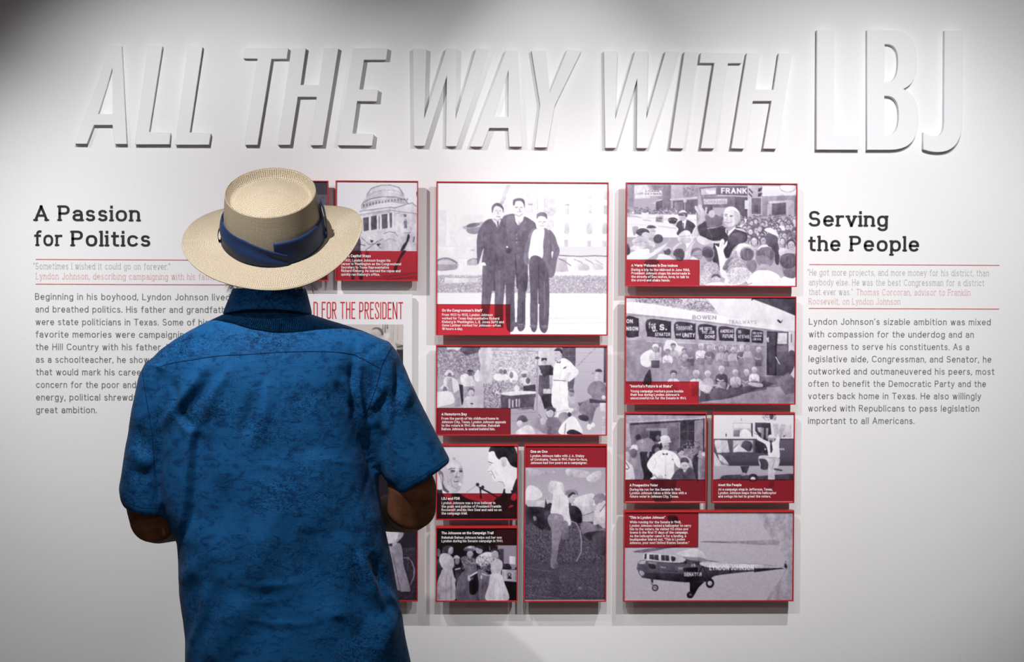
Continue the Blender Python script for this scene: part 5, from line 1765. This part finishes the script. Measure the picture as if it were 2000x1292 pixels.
# arms: upper arm, elbow, forearm, hand in front of the waist
hx = CX+.01
armR = [Q(700, 760, BY+.01), Q(756, 815, BY-.0), Q(790, 900, BY-.008), Q(806, 955, BY-.008), Q(804, 990, BY-.002), Q(798, 996, BY+.07), Q(750, 1003, BY+.18), Q(640, 1010, BY+.25)]
tube(armR, [.040, .042, .045, .050, .051, .047, .038, .027], V, Fc)
armL = [Q(360, 780, BY+.01), Q(302, 850, BY), Q(290, 920, BY-.006), Q(292, 985, BY-.006), Q(301, 1014, BY-.002), Q(310, 1018, BY+.07), Q(362, 1018, BY+.18), Q(455, 1022, BY+.25)]
tube(armL, [.040, .042, .045, .048, .050, .046, .038, .027], V, Fc)
wr, wl = Vector(armR[-1]), Vector(armL[-1])
for wst, s in ((wr, -1), (wl, 1)):
    palm = wst+Vector((s*.045, .012, -.002))
    ball(tuple(palm), .048, .020, .040, V, Fc, 16, 10)
    for k_, (dz, ln) in enumerate(((.028, .062), (.010, .072), (-.009, .068), (-.027, .052))):
        b0 = palm+Vector((s*.035, .002, dz))
        tube([b0, b0+Vector((s*ln*.45, .012, -.002)), b0+Vector((s*ln*.75, -.004, -.006)), b0+Vector((s*ln*.85, -.022, -.010))], [.0095, .009, .0085, .0075], V, Fc, 10)
    t0 = palm+Vector((-s*.01, -.006, .030))
    tube([t0, t0+Vector((s*.022, -.004, .022)), t0+Vector((s*.045, -.002, .030))], [.012, .0105, .009], V, Fc, 10)
for s in (-1, 1):
    tube([(CX+s*.095, BY, .86), (CX+s*.105, BY+.01, .50), (CX+s*.11, BY, .12), (CX+s*.11, BY, .09)], [.085, .058, .045, .042], V, Fc)
body = fuse('body', V, Fc, M_skin, person, .0055, 5)

# --- hair fringe at the nape
V, Fc = [], []
rs_ = np.random.RandomState(4)
ball((hc.x, hc.y-.008, hc.z-.012), .082, .100, .085, V, Fc, 32, 14)
hair = fuse('hair', V, Fc, M_hair, person, .004, 2)
V, Fc = [], []
for i in range(420):
    a = math.pi*(1.02+.96*rs_.rand()) if i % 3 else math.pi*(1.0+(.12*rs_.rand() if i % 2 else 1-.12*rs_.rand()))
    st = Vector((hc.x+.079*math.cos(a), hc.y-.008+.096*math.sin(a), hc.z-.045-.035*rs_.rand()))
    d = Vector((math.cos(a)*.010*rs_.rand()*2, math.sin(a)*.006, -.018-.012*rs_.rand()))
    t = d.cross(Vector((0, 1, 0))).normalized()*.00035
    n0 = len(V); V += [tuple(st-t), tuple(st+t), tuple(st+d*.6+t), tuple(st+d*.6-t), tuple(st+d+Vector((.002*(rs_.rand()-.5), 0, 0)))]
    Fc += [(n0, n0+1, n0+2, n0+3), (n0+3, n0+2, n0+4)]
tag(mesh('stray_hair', V, Fc, M_hair, hair), kind='stuff')

# --- trousers and shoes
V, Fc = [], []
loft([ringxy(CX, BY, z, rx, .115, .11, 36) for z, rx in ((.80, .178), (.86, .182), (.95, .175), (1.02, .165))], V, Fc)
for s in (-1, 1):
    tube([(CX+s*.09, BY, .84), (CX+s*.10, BY+.01, .62), (CX+s*.11, BY+.01, .42), (CX+s*.112, BY, .16), (CX+s*.112, BY, .085)], [.096, .085, .074, .068, .066], V, Fc, 24)
fuse('trousers', V, Fc, M_trs, person, .008, 5)
for s in (-1, 1):
    V, Fc = [], []; x = CX+s*.115
    loft([[(x+rx*math.cos(TAU*j/20), BY+.06+ry*math.sin(TAU*j/20), z) for j in range(20)] for z, rx, ry in ((.001, .047, .142), (.02, .05, .145), (.05, .046, .135), (.075, .036, .10), (.095, .032, .06))], V, Fc)
    fuse('shoe', V, Fc, M_shoe, person, .006, 3)

# --- shirt
def catm1(xs, ys, x):
    return np.interp(x, xs, ys)
SR = [  # photo row, left edge, right edge, back depth, front depth
 (600, 462, 588, .060, .058), (612, 440, 604, .068, .064), (622, 418, 634, .076, .07), (634, 392, 676, .086, .08), (648, 366, 716, .096, .09), (664, 340, 752, .105, .10), (684, 312, 764, .114, .105), (706, 292, 764, .121, .11),
 (740, 290, 752, .127, .12), (800, 300, 738, .132, .125), (860, 303, 730, .134, .13), (920, 306, 738, .136, .133), (968, 312, 742, .138, .135), (1012, 326, 749, .140, .137), (1056, 346, 757, .142, .138), (1090, 349, 765, .142, .138),
 (1155, 351, 777, .143, .138), (1206, 358, 785, .144, .137), (1250, 363, 793, .146, .136), (1292, 363, 802, .148, .135), (1330, 362, 808, .149, .134)]
V, Fc = [], []
rings = []
for (py, xl, xr, db, df) in SR:
    a, b = Q(xl, py, BY), Q(xr, py, BY)
    rings.append(ringxy((a.x+b.x)/2, BY, (a.z+b.z)/2, (b.x-a.x)/2, db, df, 72, .78))
loft(rings[::-1], V, Fc)
def sleeve(rr):
    rings = []
    for (xi, yi, xo, yo, dep) in rr:
        a, b = Q(xi, yi, BY-.003), Q(xo, yo, BY-.003); c = (a+b)/2; h = (b-a)/2
        rings.append([c+h*math.copysign(abs(math.cos(t))**.86, math.cos(t))+Vector((0, 1, 0))*dep*math.copysign(abs(math.sin(t))**.86, math.sin(t)) for t in [TAU*j/40 for j in range(40)]])
    loft(rings, V, Fc)
sleeve([(668, 735, 758, 664, .088), (690, 775, 781, 693, .086), (706, 830, 800, 742, .082), (724, 880, 826, 794, .078), (748, 930, 853, 848, .076), (768, 958, 872, 884, .076), (774, 966, 881, 899, .075)][:])
sleeve([(372, 722, 288, 702, .088), (352, 790, 272, 734, .086), (338, 850, 258, 800, .082), (330, 905, 247, 868, .078), (327, 950, 239, 918, .076), (326, 985, 233.5, 950, .075), (325, 1002, 236.5, 974, .074), (324, 1006, 244, 988, .070)])
shirt = fuse('shirt', V, Fc, M_shirt, person, .0042, 5, .5)

# folds: (kind, height mm, width px, side, polyline in photograph pixels) pressed into the back of the cloth
FOLDS = [
 ('step', 26, 34, -1, [(376, 842), (372, 870), (368, 920), (363, 975), (358, 1020), (353, 1056)], 1),
 ('step', 14, 20, -1, [(352, 820), (366, 838), (376, 842)], 1),
 ('step', 20, 26, 1, [(700, 703), (697, 760), (707, 815), (724, 862), (736, 905), (742, 968), (748, 1012)], 1),
 ('ridge', 6, 10, 0, [(404, 706), (372, 755), (340, 800), (312, 842)], 1), ('ridge', -4, 10, 0, [(425, 720), (388, 775), (356, 822)], 1),
 ('ridge', 4, 9, 0, [(450, 715), (415, 770), (396, 830)], 1), ('ridge', -4, 12, 0, [(300, 705), (312, 740), (300, 790)], 1),
 ('ridge', -5, 14, 0, [(502, 765), (488, 815), (470, 862)], 1), ('ridge', 4, 14, 0, [(528, 740), (515, 800), (500, 870)], 1),
 ('ridge', -3, 9, 0, [(655, 745), (668, 770), (684, 800)], 1), ('ridge', 4, 9, 0, [(672, 735), (686, 765), (696, 795)], 1),
 ('ridge', -4.5, 7, 0, [(776, 690), (779, 730), (776, 775), (768, 830)], 1), ('ridge', 3, 8, 0, [(790, 712), (796, 760), (790, 800)], 1),
 ('ridge', -2.5, 8, 0, [(760, 765), (744, 790), (726, 822)], 1), ('ridge', 3.5, 9, 0, [(752, 742), (740, 775), (722, 800)], 1), ('ridge', 4, 9, 0, [(771, 790), (758, 815), (748, 850)], 1),
 ('ridge', -7, 12, 0, [(752, 800), (742, 840), (746, 880), (762, 930)], 1), ('ridge', 1.5, 9, 0, [(812, 745), (800, 775), (778, 800)], 1),
 ('ridge', -4, 16, 0, [(262, 830), (276, 862), (290, 892)], 1), ('ridge', 4, 14, 0, [(258, 872), (276, 895), (300, 908)], 1), ('ridge', -2.5, 10, 0, [(250, 915), (275, 930), (300, 925)], 1),
 ('ridge', 7, 11, 0, [(700, 1075), (714, 1110), (728, 1155), (748, 1192)], 1), ('ridge', -6, 13, 0, [(725, 1080), (742, 1120), (762, 1165)], 1), ('ridge', -4, 18, 0, [(690, 1100), (700, 1150), (716, 1200), (700, 1260)], 1),
 ('ridge', 4, 6, 0, [(748, 1135), (760, 1160), (776, 1190), (784, 1215)], 1), ('ridge', 6, 22, 0, [(770, 1185), (755, 1230), (738, 1290)], 1), ('ridge', -3.5, 20, 0, [(665, 1200), (690, 1245), (715, 1300)], 1),
 ('ridge', 3.5, 14, 0, [(392, 1085), (372, 1115), (352, 1140)], 1), ('ridge', -3.5, 16, 0, [(410, 1105), (388, 1150), (370, 1195)], 1), ('ridge', 5, 9, 0, [(392, 1110), (400, 1150), (396, 1200), (378, 1250), (370, 1300)], 1),
 ('ridge', 6, 30, 0, [(470, 1165), (445, 1225), (415, 1300)], 1), ('ridge', -4, 26, 0, [(430, 1130), (412, 1190), (385, 1270)], 1), ('ridge', -4, 34, 0, [(540, 1150), (520, 1210), (490, 1300)], 1),
 ('ridge', 5, 30, 0, [(560, 920), (540, 1000), (510, 1090), (478, 1150)], 1), ('ridge', -6, 30, 0, [(440, 930), (430, 1010), (425, 1080)], 1), ('ridge', 5, 28, 0, [(610, 880), (625, 960), (640, 1040)], 1), ('ridge', -6, 30, 0, [(600, 1030), (612, 1110), (640, 1190)], 1),
 ('ridge', 2.2, 4, 0, [(478, 1148), (520, 1143), (560, 1140), (592, 1134)], 1), ('ridge', 2.0, 4, 0, [(470, 1172), (520, 1176), (560, 1170)], 1), ('ridge', 2.2, 4, 0, [(470, 1208), (530, 1217), (590, 1219), (640, 1208)], 1),
 ('ridge', 1.8, 4, 0, [(500, 905), (545, 912), (580, 925)], 1), ('ridge', 1.8, 4, 0, [(600, 895), (650, 900), (700, 903)], 1), ('ridge', 2.0, 4, 0, [(495, 930), (520, 945), (545, 968)], 1), ('ridge', 2.2, 5, 0, [(640, 1198), (655, 1200), (680, 1204)], 1),
 ('ridge', 1.6, 4, 0, [(420, 770), (430, 800), (425, 840)], 1), ('ridge', -3, 8, 0, [(330, 735), (345, 770), (350, 810)], 1),
]
me = shirt.data; nv = len(me.vertices)
co = np.empty(nv*3); me.vertices.foreach_get('co', co); co = co.reshape(-1, 3)
no = np.empty(nv*3); me.vertices.foreach_get('normal', no); no = no.reshape(-1, 3)
off = np.array(CAM); rel = co-off; wv = rel@np.array(_F)
ux = 1000+FPX*(rel@np.array(_R))/wv; uy = 646-FPX*(rel@np.array(_U))/wv
back = np.clip(-no[:, 1]*1.6, 0, 1); disp = np.zeros(nv)
for kind, amp, wd, side, pl, _ in FOLDS:
    best = np.full(nv, 1e9); bs = np.zeros(nv); bt = np.zeros(nv); L_ = len(pl)-1
    for i in range(L_):
        ax, ay = pl[i]; bx, by = pl[i+1]; dx, dy = bx-ax, by-ay; l2 = dx*dx+dy*dy
        tr = ((ux-ax)*dx+(uy-ay)*dy)/l2; tq = np.clip(tr, 0, 1)
        ex, ey = ux-ax-tq*dx, uy-ay-tq*dy; d = np.hypot(ex, ey)
        cr = (dx*(uy-ay)-dy*(ux-ax))/math.sqrt(l2)           # >0 : left side of travel downwards
        k = d < best; best[k] = d[k]; bs[k] = cr[k]; bt[k] = ((i+tq)/L_)[k]
    fade = np.sin(np.pi*np.clip(bt, 0, 1))**.8 if kind == 'ridge' else np.minimum(1, np.minimum(bt+.15, 1-bt)*4)
    if kind == 'ridge': disp += 2.1*amp*np.exp(-(best/wd)**2)*fade
    else:
        sgn = bs*(-side)                                     # recessed side
        dep = np.where(sgn < 0, np.clip(-sgn/4, 0, 1)*np.exp(-np.maximum(best-4, 0)/wd), 0)
        rim = np.where(sgn >= 0, np.exp(-(best/7)**2)*.25, 0)
        disp += amp*(rim-dep)*fade
rs_ = np.random.RandomState(9)
for i in range(26):                                          # gentle all-over creasing of the cloth
    kx, kz, ky = rs_.randn(3)*np.array([14, 9, 8])*(1+i*.12); ph = rs_.rand()*TAU
    disp += .16*np.sin(co[:, 0]*kx*3+co[:, 2]*kz*3+co[:, 1]*ky*3+ph)
co += no*(disp*.001*(.25+.75*back))[:, None]
ed = np.empty(len(me.edges)*2, int); me.edges.foreach_get('vertices', ed); ed = ed.reshape(-1, 2)
for _ in range(4):
    sm_ = np.zeros_like(co); ct_ = np.zeros(nv)
    for a_, b_ in ((0, 1), (1, 0)): np.add.at(sm_, ed[:, a_], co[ed[:, b_]]); np.add.at(ct_, ed[:, a_], 1)
    co = co*.5+sm_/ct_[:, None]*.5
me.vertices.foreach_set('co', co.ravel()); me.update()
BV = BVHTree.FromPolygons([tuple(v) for v in co], [tuple(p.vertices) for p in me.polygons])
def onshirt(px, py, lift=.0006, bv=None):
    d = (Q(px, py, 0)-CAM).normalized()
    h = (bv or BV).ray_cast(CAM, d)
    return (h[0]+h[1]*lift, h[1]) if h[0] is not None else None
def seam(name, pl, wpx, parent, mt=None, step=3.0, lift=.0005, dash=0):
    V, Fc = [], []; prev = None; acc = 0
    for (ax, ay), (bx, by) in zip(pl, pl[1:]):
        L_ = math.hypot(bx-ax, by-ay); n = max(1, int(L_/step)); nx, ny = -(by-ay)/L_, (bx-ax)/L_
        for i in range(n+1):
            t = i/n; x, y = ax+(bx-ax)*t, ay+(by-ay)*t; acc += 1
            A, B = onshirt(x+nx*wpx/2, y+ny*wpx/2, lift), onshirt(x-nx*wpx/2, y-ny*wpx/2, lift)
            if A is None or B is None or (A[0]-B[0]).length > .012: prev = None; continue
            V += [tuple(A[0]), tuple(B[0])]; k = len(V)
            if prev is not None and (Vector(V[-2])-Vector(V[prev])).length < .02 and not (dash and acc % dash == 0): Fc.append((prev, prev+1, k-1, k-2))
            prev = k-2
    if Fc: return mesh(name, V, Fc, mt or M_seam, parent)
def cr_line(P, k=6):
    P = [P[0]]+P+[P[-1]]; o = []
    for i in range(1, len(P)-2):
        a, b, c, d = (np.array(P[i+j-1], float) for j in range(4))
        for t in np.arange(k)/k: o.append(tuple(.5*((2*b)+(-a+c)*t+(2*a-5*b+4*c-d)*t*t+(-a+3*b-3*c+d)*t**3)))
    o.append(tuple(P[-1])); return o
seam('yoke_seam', cr_line([(306, 718), (340, 708), (380, 702), (425, 695), (480, 692), (540, 688), (600, 686), (650, 687), (690, 692), (704, 700)]), 1.3, shirt)
seam('yoke_seam', cr_line([(704, 698), (722, 708), (742, 719)]), 1.3, shirt)
seam('armhole_seam', cr_line([(769, 673), (757, 692), (745, 716), (738, 745), (728, 775), (718, 800), (712, 815)]), 1.2, shirt)
seam('armhole_seam', cr_line([(277, 714), (281, 745), (288, 790), (296, 840), (300, 890), (302, 930)]), 1.2, shirt)
seam('hem_stitching', cr_line([(882, 889), (850, 912), (815, 934), (782, 951)]), .6, shirt)
seam('hem_stitching', cr_line([(241, 972), (258, 984), (280, 991), (318, 992)]), .6, shirt)

# --- collar: stand folded over, points hidden in front
V, Fc = [], []
def cring(py, xl, xr, db, df, dz=0, n=64, sag=0.0):
    a, b = Q(xl, py, BY+.004), Q(xr, py, BY+.004); cx, rx = (a.x+b.x)/2, (b.x-a.x)/2; z = (a.z+b.z)/2
    o = []
    for i in range(n):
        t = TAU*i/n; c, s = math.cos(t), math.sin(t)
        yy = BY+.004+(df if s > 0 else db)*math.copysign(abs(s)**.86, s)
        o.append((cx+rx*math.copysign(abs(c)**.9, c), yy, z+dz*max(0, -s)**2+sag*max(0, s)))
    return o
loft([cring(566, 458, 594, .064, .064, 0), cring(560, 455, 597, .068, .066, 0), cring(572, 451, 600, .071, .068, 0), cring(590, 444, 605, .079, .072, .003), cring(604, 438, 608, .087, .075, .008), cring(613, 435, 610, .0915, .078, .012),
      cring(614, 438, 607, .088, .076, .012), cring(604, 446, 600, .08, .07, .008)], V, Fc, False)
bmv = mesh('collar', V, Fc, M_shirt, shirt, True)
sb_ = bmv.modifiers.new('s', 'SUBSURF'); sb_.levels = 1; sb_.render_levels = 1

# ------------------------------------------------------------------ straw hat
TH = math.radians(30)
HC = Q(534.5, 463, BY+.012)                                   # centre of the crown base
HX = Vector((math.cos(math.radians(2.2)), 0, math.sin(math.radians(2.2))))
HN = (Vector((0, -math.sin(TH), math.cos(TH)))); HN = (HN-HX*HN.dot(HX)).normalized(); HY = HN.cross(HX)
def hat(x, y, z): return HC+HX*x+HY*y+HN*z
M_straw = bpy.data.materials.new('woven_straw'); M_straw.use_nodes = True
Pw = M_straw.node_tree.nodes['Principled BSDF']; Pw.inputs['Roughness'].default_value = .6; Pw.inputs['Specular IOR Level'].default_value = .25
uv = N(M_straw, 'ShaderNodeUVMap'); uv.uv_map = 'weave'
wn = N(M_straw, 'ShaderNodeTexNoise', _Scale=60.0, _Detail=2.0); LK(M_straw, uv, 'UV', wn, 'Vector')
wm = N(M_straw, 'ShaderNodeVectorMath', operation='SCALE'); wm.inputs['Scale'].default_value = .0018; LK(M_straw, wn, 'Color', wm, 0)
wa = N(M_straw, 'ShaderNodeVectorMath', operation='ADD'); LK(M_straw, uv, 'UV', wa, 0); LK(M_straw, wm, 0, wa, 1)
us = N(M_straw, 'ShaderNodeSeparateXYZ'); LK(M_straw, wa, 0, us, 'Vector')
def comb(op, sx_, sy_, fr):
    a_ = N(M_straw, 'ShaderNodeMath', operation=op); LK(M_straw, us, 'X', a_, 0); LK(M_straw, us, 'Y', a_, 1)
    b_ = N(M_straw, 'ShaderNodeMath', operation='MULTIPLY'); b_.inputs[1].default_value = fr; LK(M_straw, a_, 0, b_, 0)
    c_ = N(M_straw, 'ShaderNodeMath', operation='SINE'); LK(M_straw, b_, 0, c_, 0); return c_
FRW = TAU/.0062
c1, c2 = comb('ADD', 1, 1, FRW), comb('SUBTRACT', 1, 1, FRW)
pr = N(M_straw, 'ShaderNodeMath', operation='MULTIPLY'); LK(M_straw, c1, 0, pr, 0); LK(M_straw, c2, 0, pr, 1)
rw_ = ramp(M_straw, (.60, (1, 1, 1, 1)), (.95, (.0, .0, .0, 1)))
ad = N(M_straw, 'ShaderNodeMath', operation='MULTIPLY_ADD'); ad.inputs[1].default_value = .5; ad.inputs[2].default_value = .5; LK(M_straw, pr, 0, ad, 0)
LK(M_straw, ad, 0, rw_, 'Fac')
ns = N(M_straw, 'ShaderNodeTexNoise', _Scale=420.0, _Detail=2.0); LK(M_straw, uv, 'UV', ns, 'Vector')
cs = ramp(M_straw, (.3, rgb(172, 157, 134)), (.7, rgb(204, 191, 168))); LK(M_straw, ns, 'Fac', cs, 'Fac')
mxs = N(M_straw, 'ShaderNodeMixRGB'); mxs.inputs[1].default_value = rgb(96, 72, 50); LK(M_straw, rw_, 'Color', mxs, 0); LK(M_straw, cs, 'Color', mxs, 2)
ra_ = ramp(M_straw, (.80, (1, 1, 1, 1)), (.84, (0, 0, 0, 1))); LK(M_straw, ad, 0, ra_, 'Fac'); LK(M_straw, ra_, 'Color', Pw, 'Alpha')
LK(M_straw, mxs, 'Color', Pw, 'Base Color'); bump(M_straw, rw_, 'Color', .5, .0009)
M_band = noisy(mat('navy_ribbon', rgb(24, 44, 82), 0.55, .35), rgb(20, 40, 78), rgb(30, 54, 96), 14, 4, .15, .001)

NA = 128
def crown_pt(a, lv):
    "lv 0 base .. 1 rim top .. 2 centre of the tip"
    c, s = math.cos(a), math.sin(a)
    ax_, ay_ = .1015, .118
    if lv <= 1:
        t = lv; k = 1-.105*t+.012*math.sin(math.pi*t); z = .104*t
        z += .006*(-s)*0
        return k*ax_*c, k*ay_*s, z
    t = lv-1; k = .895*(1-t)
    z = .104
    rr = 1-t
    prof = np.interp(rr, [0, .12, .3, .45, .58, .70, .80, .88, .94, .98, 1.0], [.001, .0005, -.0012, -.0045, -.009, -.0125, -.0165, -.018, -.010, -.002, .0])
    return k*ax_*c, k*ay_*s, z+prof
def uvgrid(name, rows_, closed, mt, parent, uvs, smooth=True):
    V = [tuple(p) for r_ in rows_ for p in r_]; n = len(rows_[0]); Fc = []
    for i in range(len(rows_)-1):
        for j in range(n-1): Fc.append((i*n+j, i*n+j+1, (i+1)*n+j+1, (i+1)*n+j))
    o = mesh(name, V, Fc, mt, parent, smooth)
    l = o.data.uv_layers.new(name='weave')
    for li, lp in enumerate(o.data.loops): l.data[li].uv = uvs[lp.vertex_index]
    bm_ = bmesh.new(); bm_.from_mesh(o.data); bmesh.ops.remove_doubles(bm_, verts=bm_.verts, dist=1e-5); bm_.to_mesh(o.data); bm_.free()
    return o
def strip_uv(rows_):
    "u = angle times a mean radius kept in whole repeats, v = length along the profile"
    uvs = []; n = len(rows_[0]); v = 0
    for i, r_ in enumerate(rows_):
        if i: v += (Vector(r_[n//4])-Vector(rows_[i-1][n//4])).length*.5+(Vector(r_[0])-Vector(rows_[i-1][0])).length*.5
        for j in range(n): uvs.append((j/(n-1)*STU, v))
    return uvs
hatR = empty('straw_hat', HC, None, None) if False else None
levels = [i/10 for i in range(0, 9)]+[.88, .94, .975, 1.0, 1.012, 1.03, 1.06, 1.09, 1.12, 1.16, 1.2, 1.24, 1.3, 1.36, 1.44, 1.52, 1.6, 1.7, 1.8, 1.9, 1.97, 1.998]
STU = .0062*103
rows_ = [[hat(*crown_pt(TAU*j/NA, lv)) for j in range(NA+1)] for lv in levels]
rowsA = rows_[:13]; rowsB = rows_[12:]
crown = uvgrid('straw_hat', rowsA, True, M_straw, person, strip_uv(rowsA))
sb = crown.modifiers.new('thick', 'SOLIDIFY'); sb.thickness = .0016
STU = .0062*60
tip = uvgrid('crown_tip', rowsB, True, M_straw, crown, strip_uv(rowsB))
def brim_pt(a, t):
    c, s = math.cos(a), math.sin(a)
    up = (.006 if c < 0 else .022)*abs(c)**2.2
    ox_ = .184 if c < 0 else .180
    oy_ = .186 if s < 0 else .178
    rx, ry = .1015+(ox_-.1015)*t, .118+(oy_-.118)*t
    z = up*t**1.8-.016*(abs(s)**2)*t**1.3-(.004 if s > 0 else 0)*t+.010*(1-t)**3*0
    z += .0035*math.sin(a*3+1.0)*t*t
    return rx*c, ry*s, z
rowsC = [[hat(*brim_pt(TAU*j/NA, t)) for j in range(NA+1)] for t in [i/22 for i in range(23)]]
e0 = rowsC[-1]
STU = .0062*141
brim = uvgrid('brim', rowsC, True, M_straw, crown, strip_uv(rowsC))
sb = brim.modifiers.new('thick', 'SOLIDIFY'); sb.thickness = .0016
V, Fc = [], []
rim = [Vector(p) for p in rowsC[-1][:-1]]; nR = len(rim); k_ = 8; rr_ = .0016
for i, p in enumerate(rim):
    out = (p-HC).normalized()
    for j in range(k_): t = TAU*j/k_; V.append(tuple(p+out*rr_*math.cos(t)+HN*rr_*math.sin(t)))
for i in range(nR):
    for j in range(k_): Fc.append((i*k_+j, ((i+1) % nR)*k_+j, ((i+1) % nR)*k_+(j+1) % k_, i*k_+(j+1) % k_))
be = mesh('brim_edge', V, Fc, M_straw, crown, True)
# ribbon band: left strip laps over the right one just right of the back centre
def band_rows(a0, a1, lo, hi, off_, n=60, pleat=0.0, ph=0.0):
    out = []
    for t in [i/8 for i in range(9)]:
        row = []
        for j in range(n+1):
            u = j/n; a = a0+(a1-a0)*u; z0, z1 = lo(u), hi(u); z = z0+(z1-z0)*t
            x_, y_, _ = crown_pt(a, max(0, z)/.104); f_ = 1+(off_+.0012*pleat*math.sin(t*TAU*1.3+u*5+ph)+.002*(1-abs(2*t-1)))/.11
            row.append(hat(x_*f_, y_*f_, z))
        out.append(row)
    return out
def plain(name, rows_, mt, parent, thick=.0012):
    V = [tuple(p) for r_ in rows_ for p in r_]; n = len(rows_[0])
    o = mesh(name, V, [(i*n+j, i*n+j+1, (i+1)*n+j+1, (i+1)*n+j) for i in range(len(rows_)-1) for j in range(n-1)], mt, parent, True)
    m_ = o.modifiers.new('t', 'SOLIDIFY'); m_.thickness = thick; m_.offset = 0; return o
back_a = math.radians(270)
band = plain('hat_band', band_rows(math.radians(-86), math.radians(215), lambda u: .001, lambda u: .052, .0028, 120, .8), M_band, crown)
plain('band_overlap', band_rows(math.radians(175), math.radians(289), lambda u: .000+.000*u, lambda u: .053-.030*max(0, (u-.55)/.45)**1.4, .0048, 60, 1.4, 2), M_band, crown)
# flat tails of the bow on both sides of the band
def bow(a, z0, z1, w_, off_):
    rws = []
    for t in [i/14 for i in range(15)]:
        ang = TAU*t; zz = (z0+z1)/2+(z1-z0)/2*math.cos(ang); o_ = off_+.004*(1+math.sin(ang))
        row = []
        for s in (-1, 0, 1):
            x_, y_, _ = crown_pt(a+s*w_/2/.11, max(0, min(.1, zz))/.104); f_ = 1+o_/.11; row.append(hat(x_*f_, y_*f_, zz))
        rws.append(row)
    return plain('bow_loop', rws, M_band, crown, .001)
bow(math.radians(-6), .004, .088, .010, .004)
bow(math.radians(2), .010, .075, .012, .003)
bow(math.radians(186), .002, .030, .010, .004)
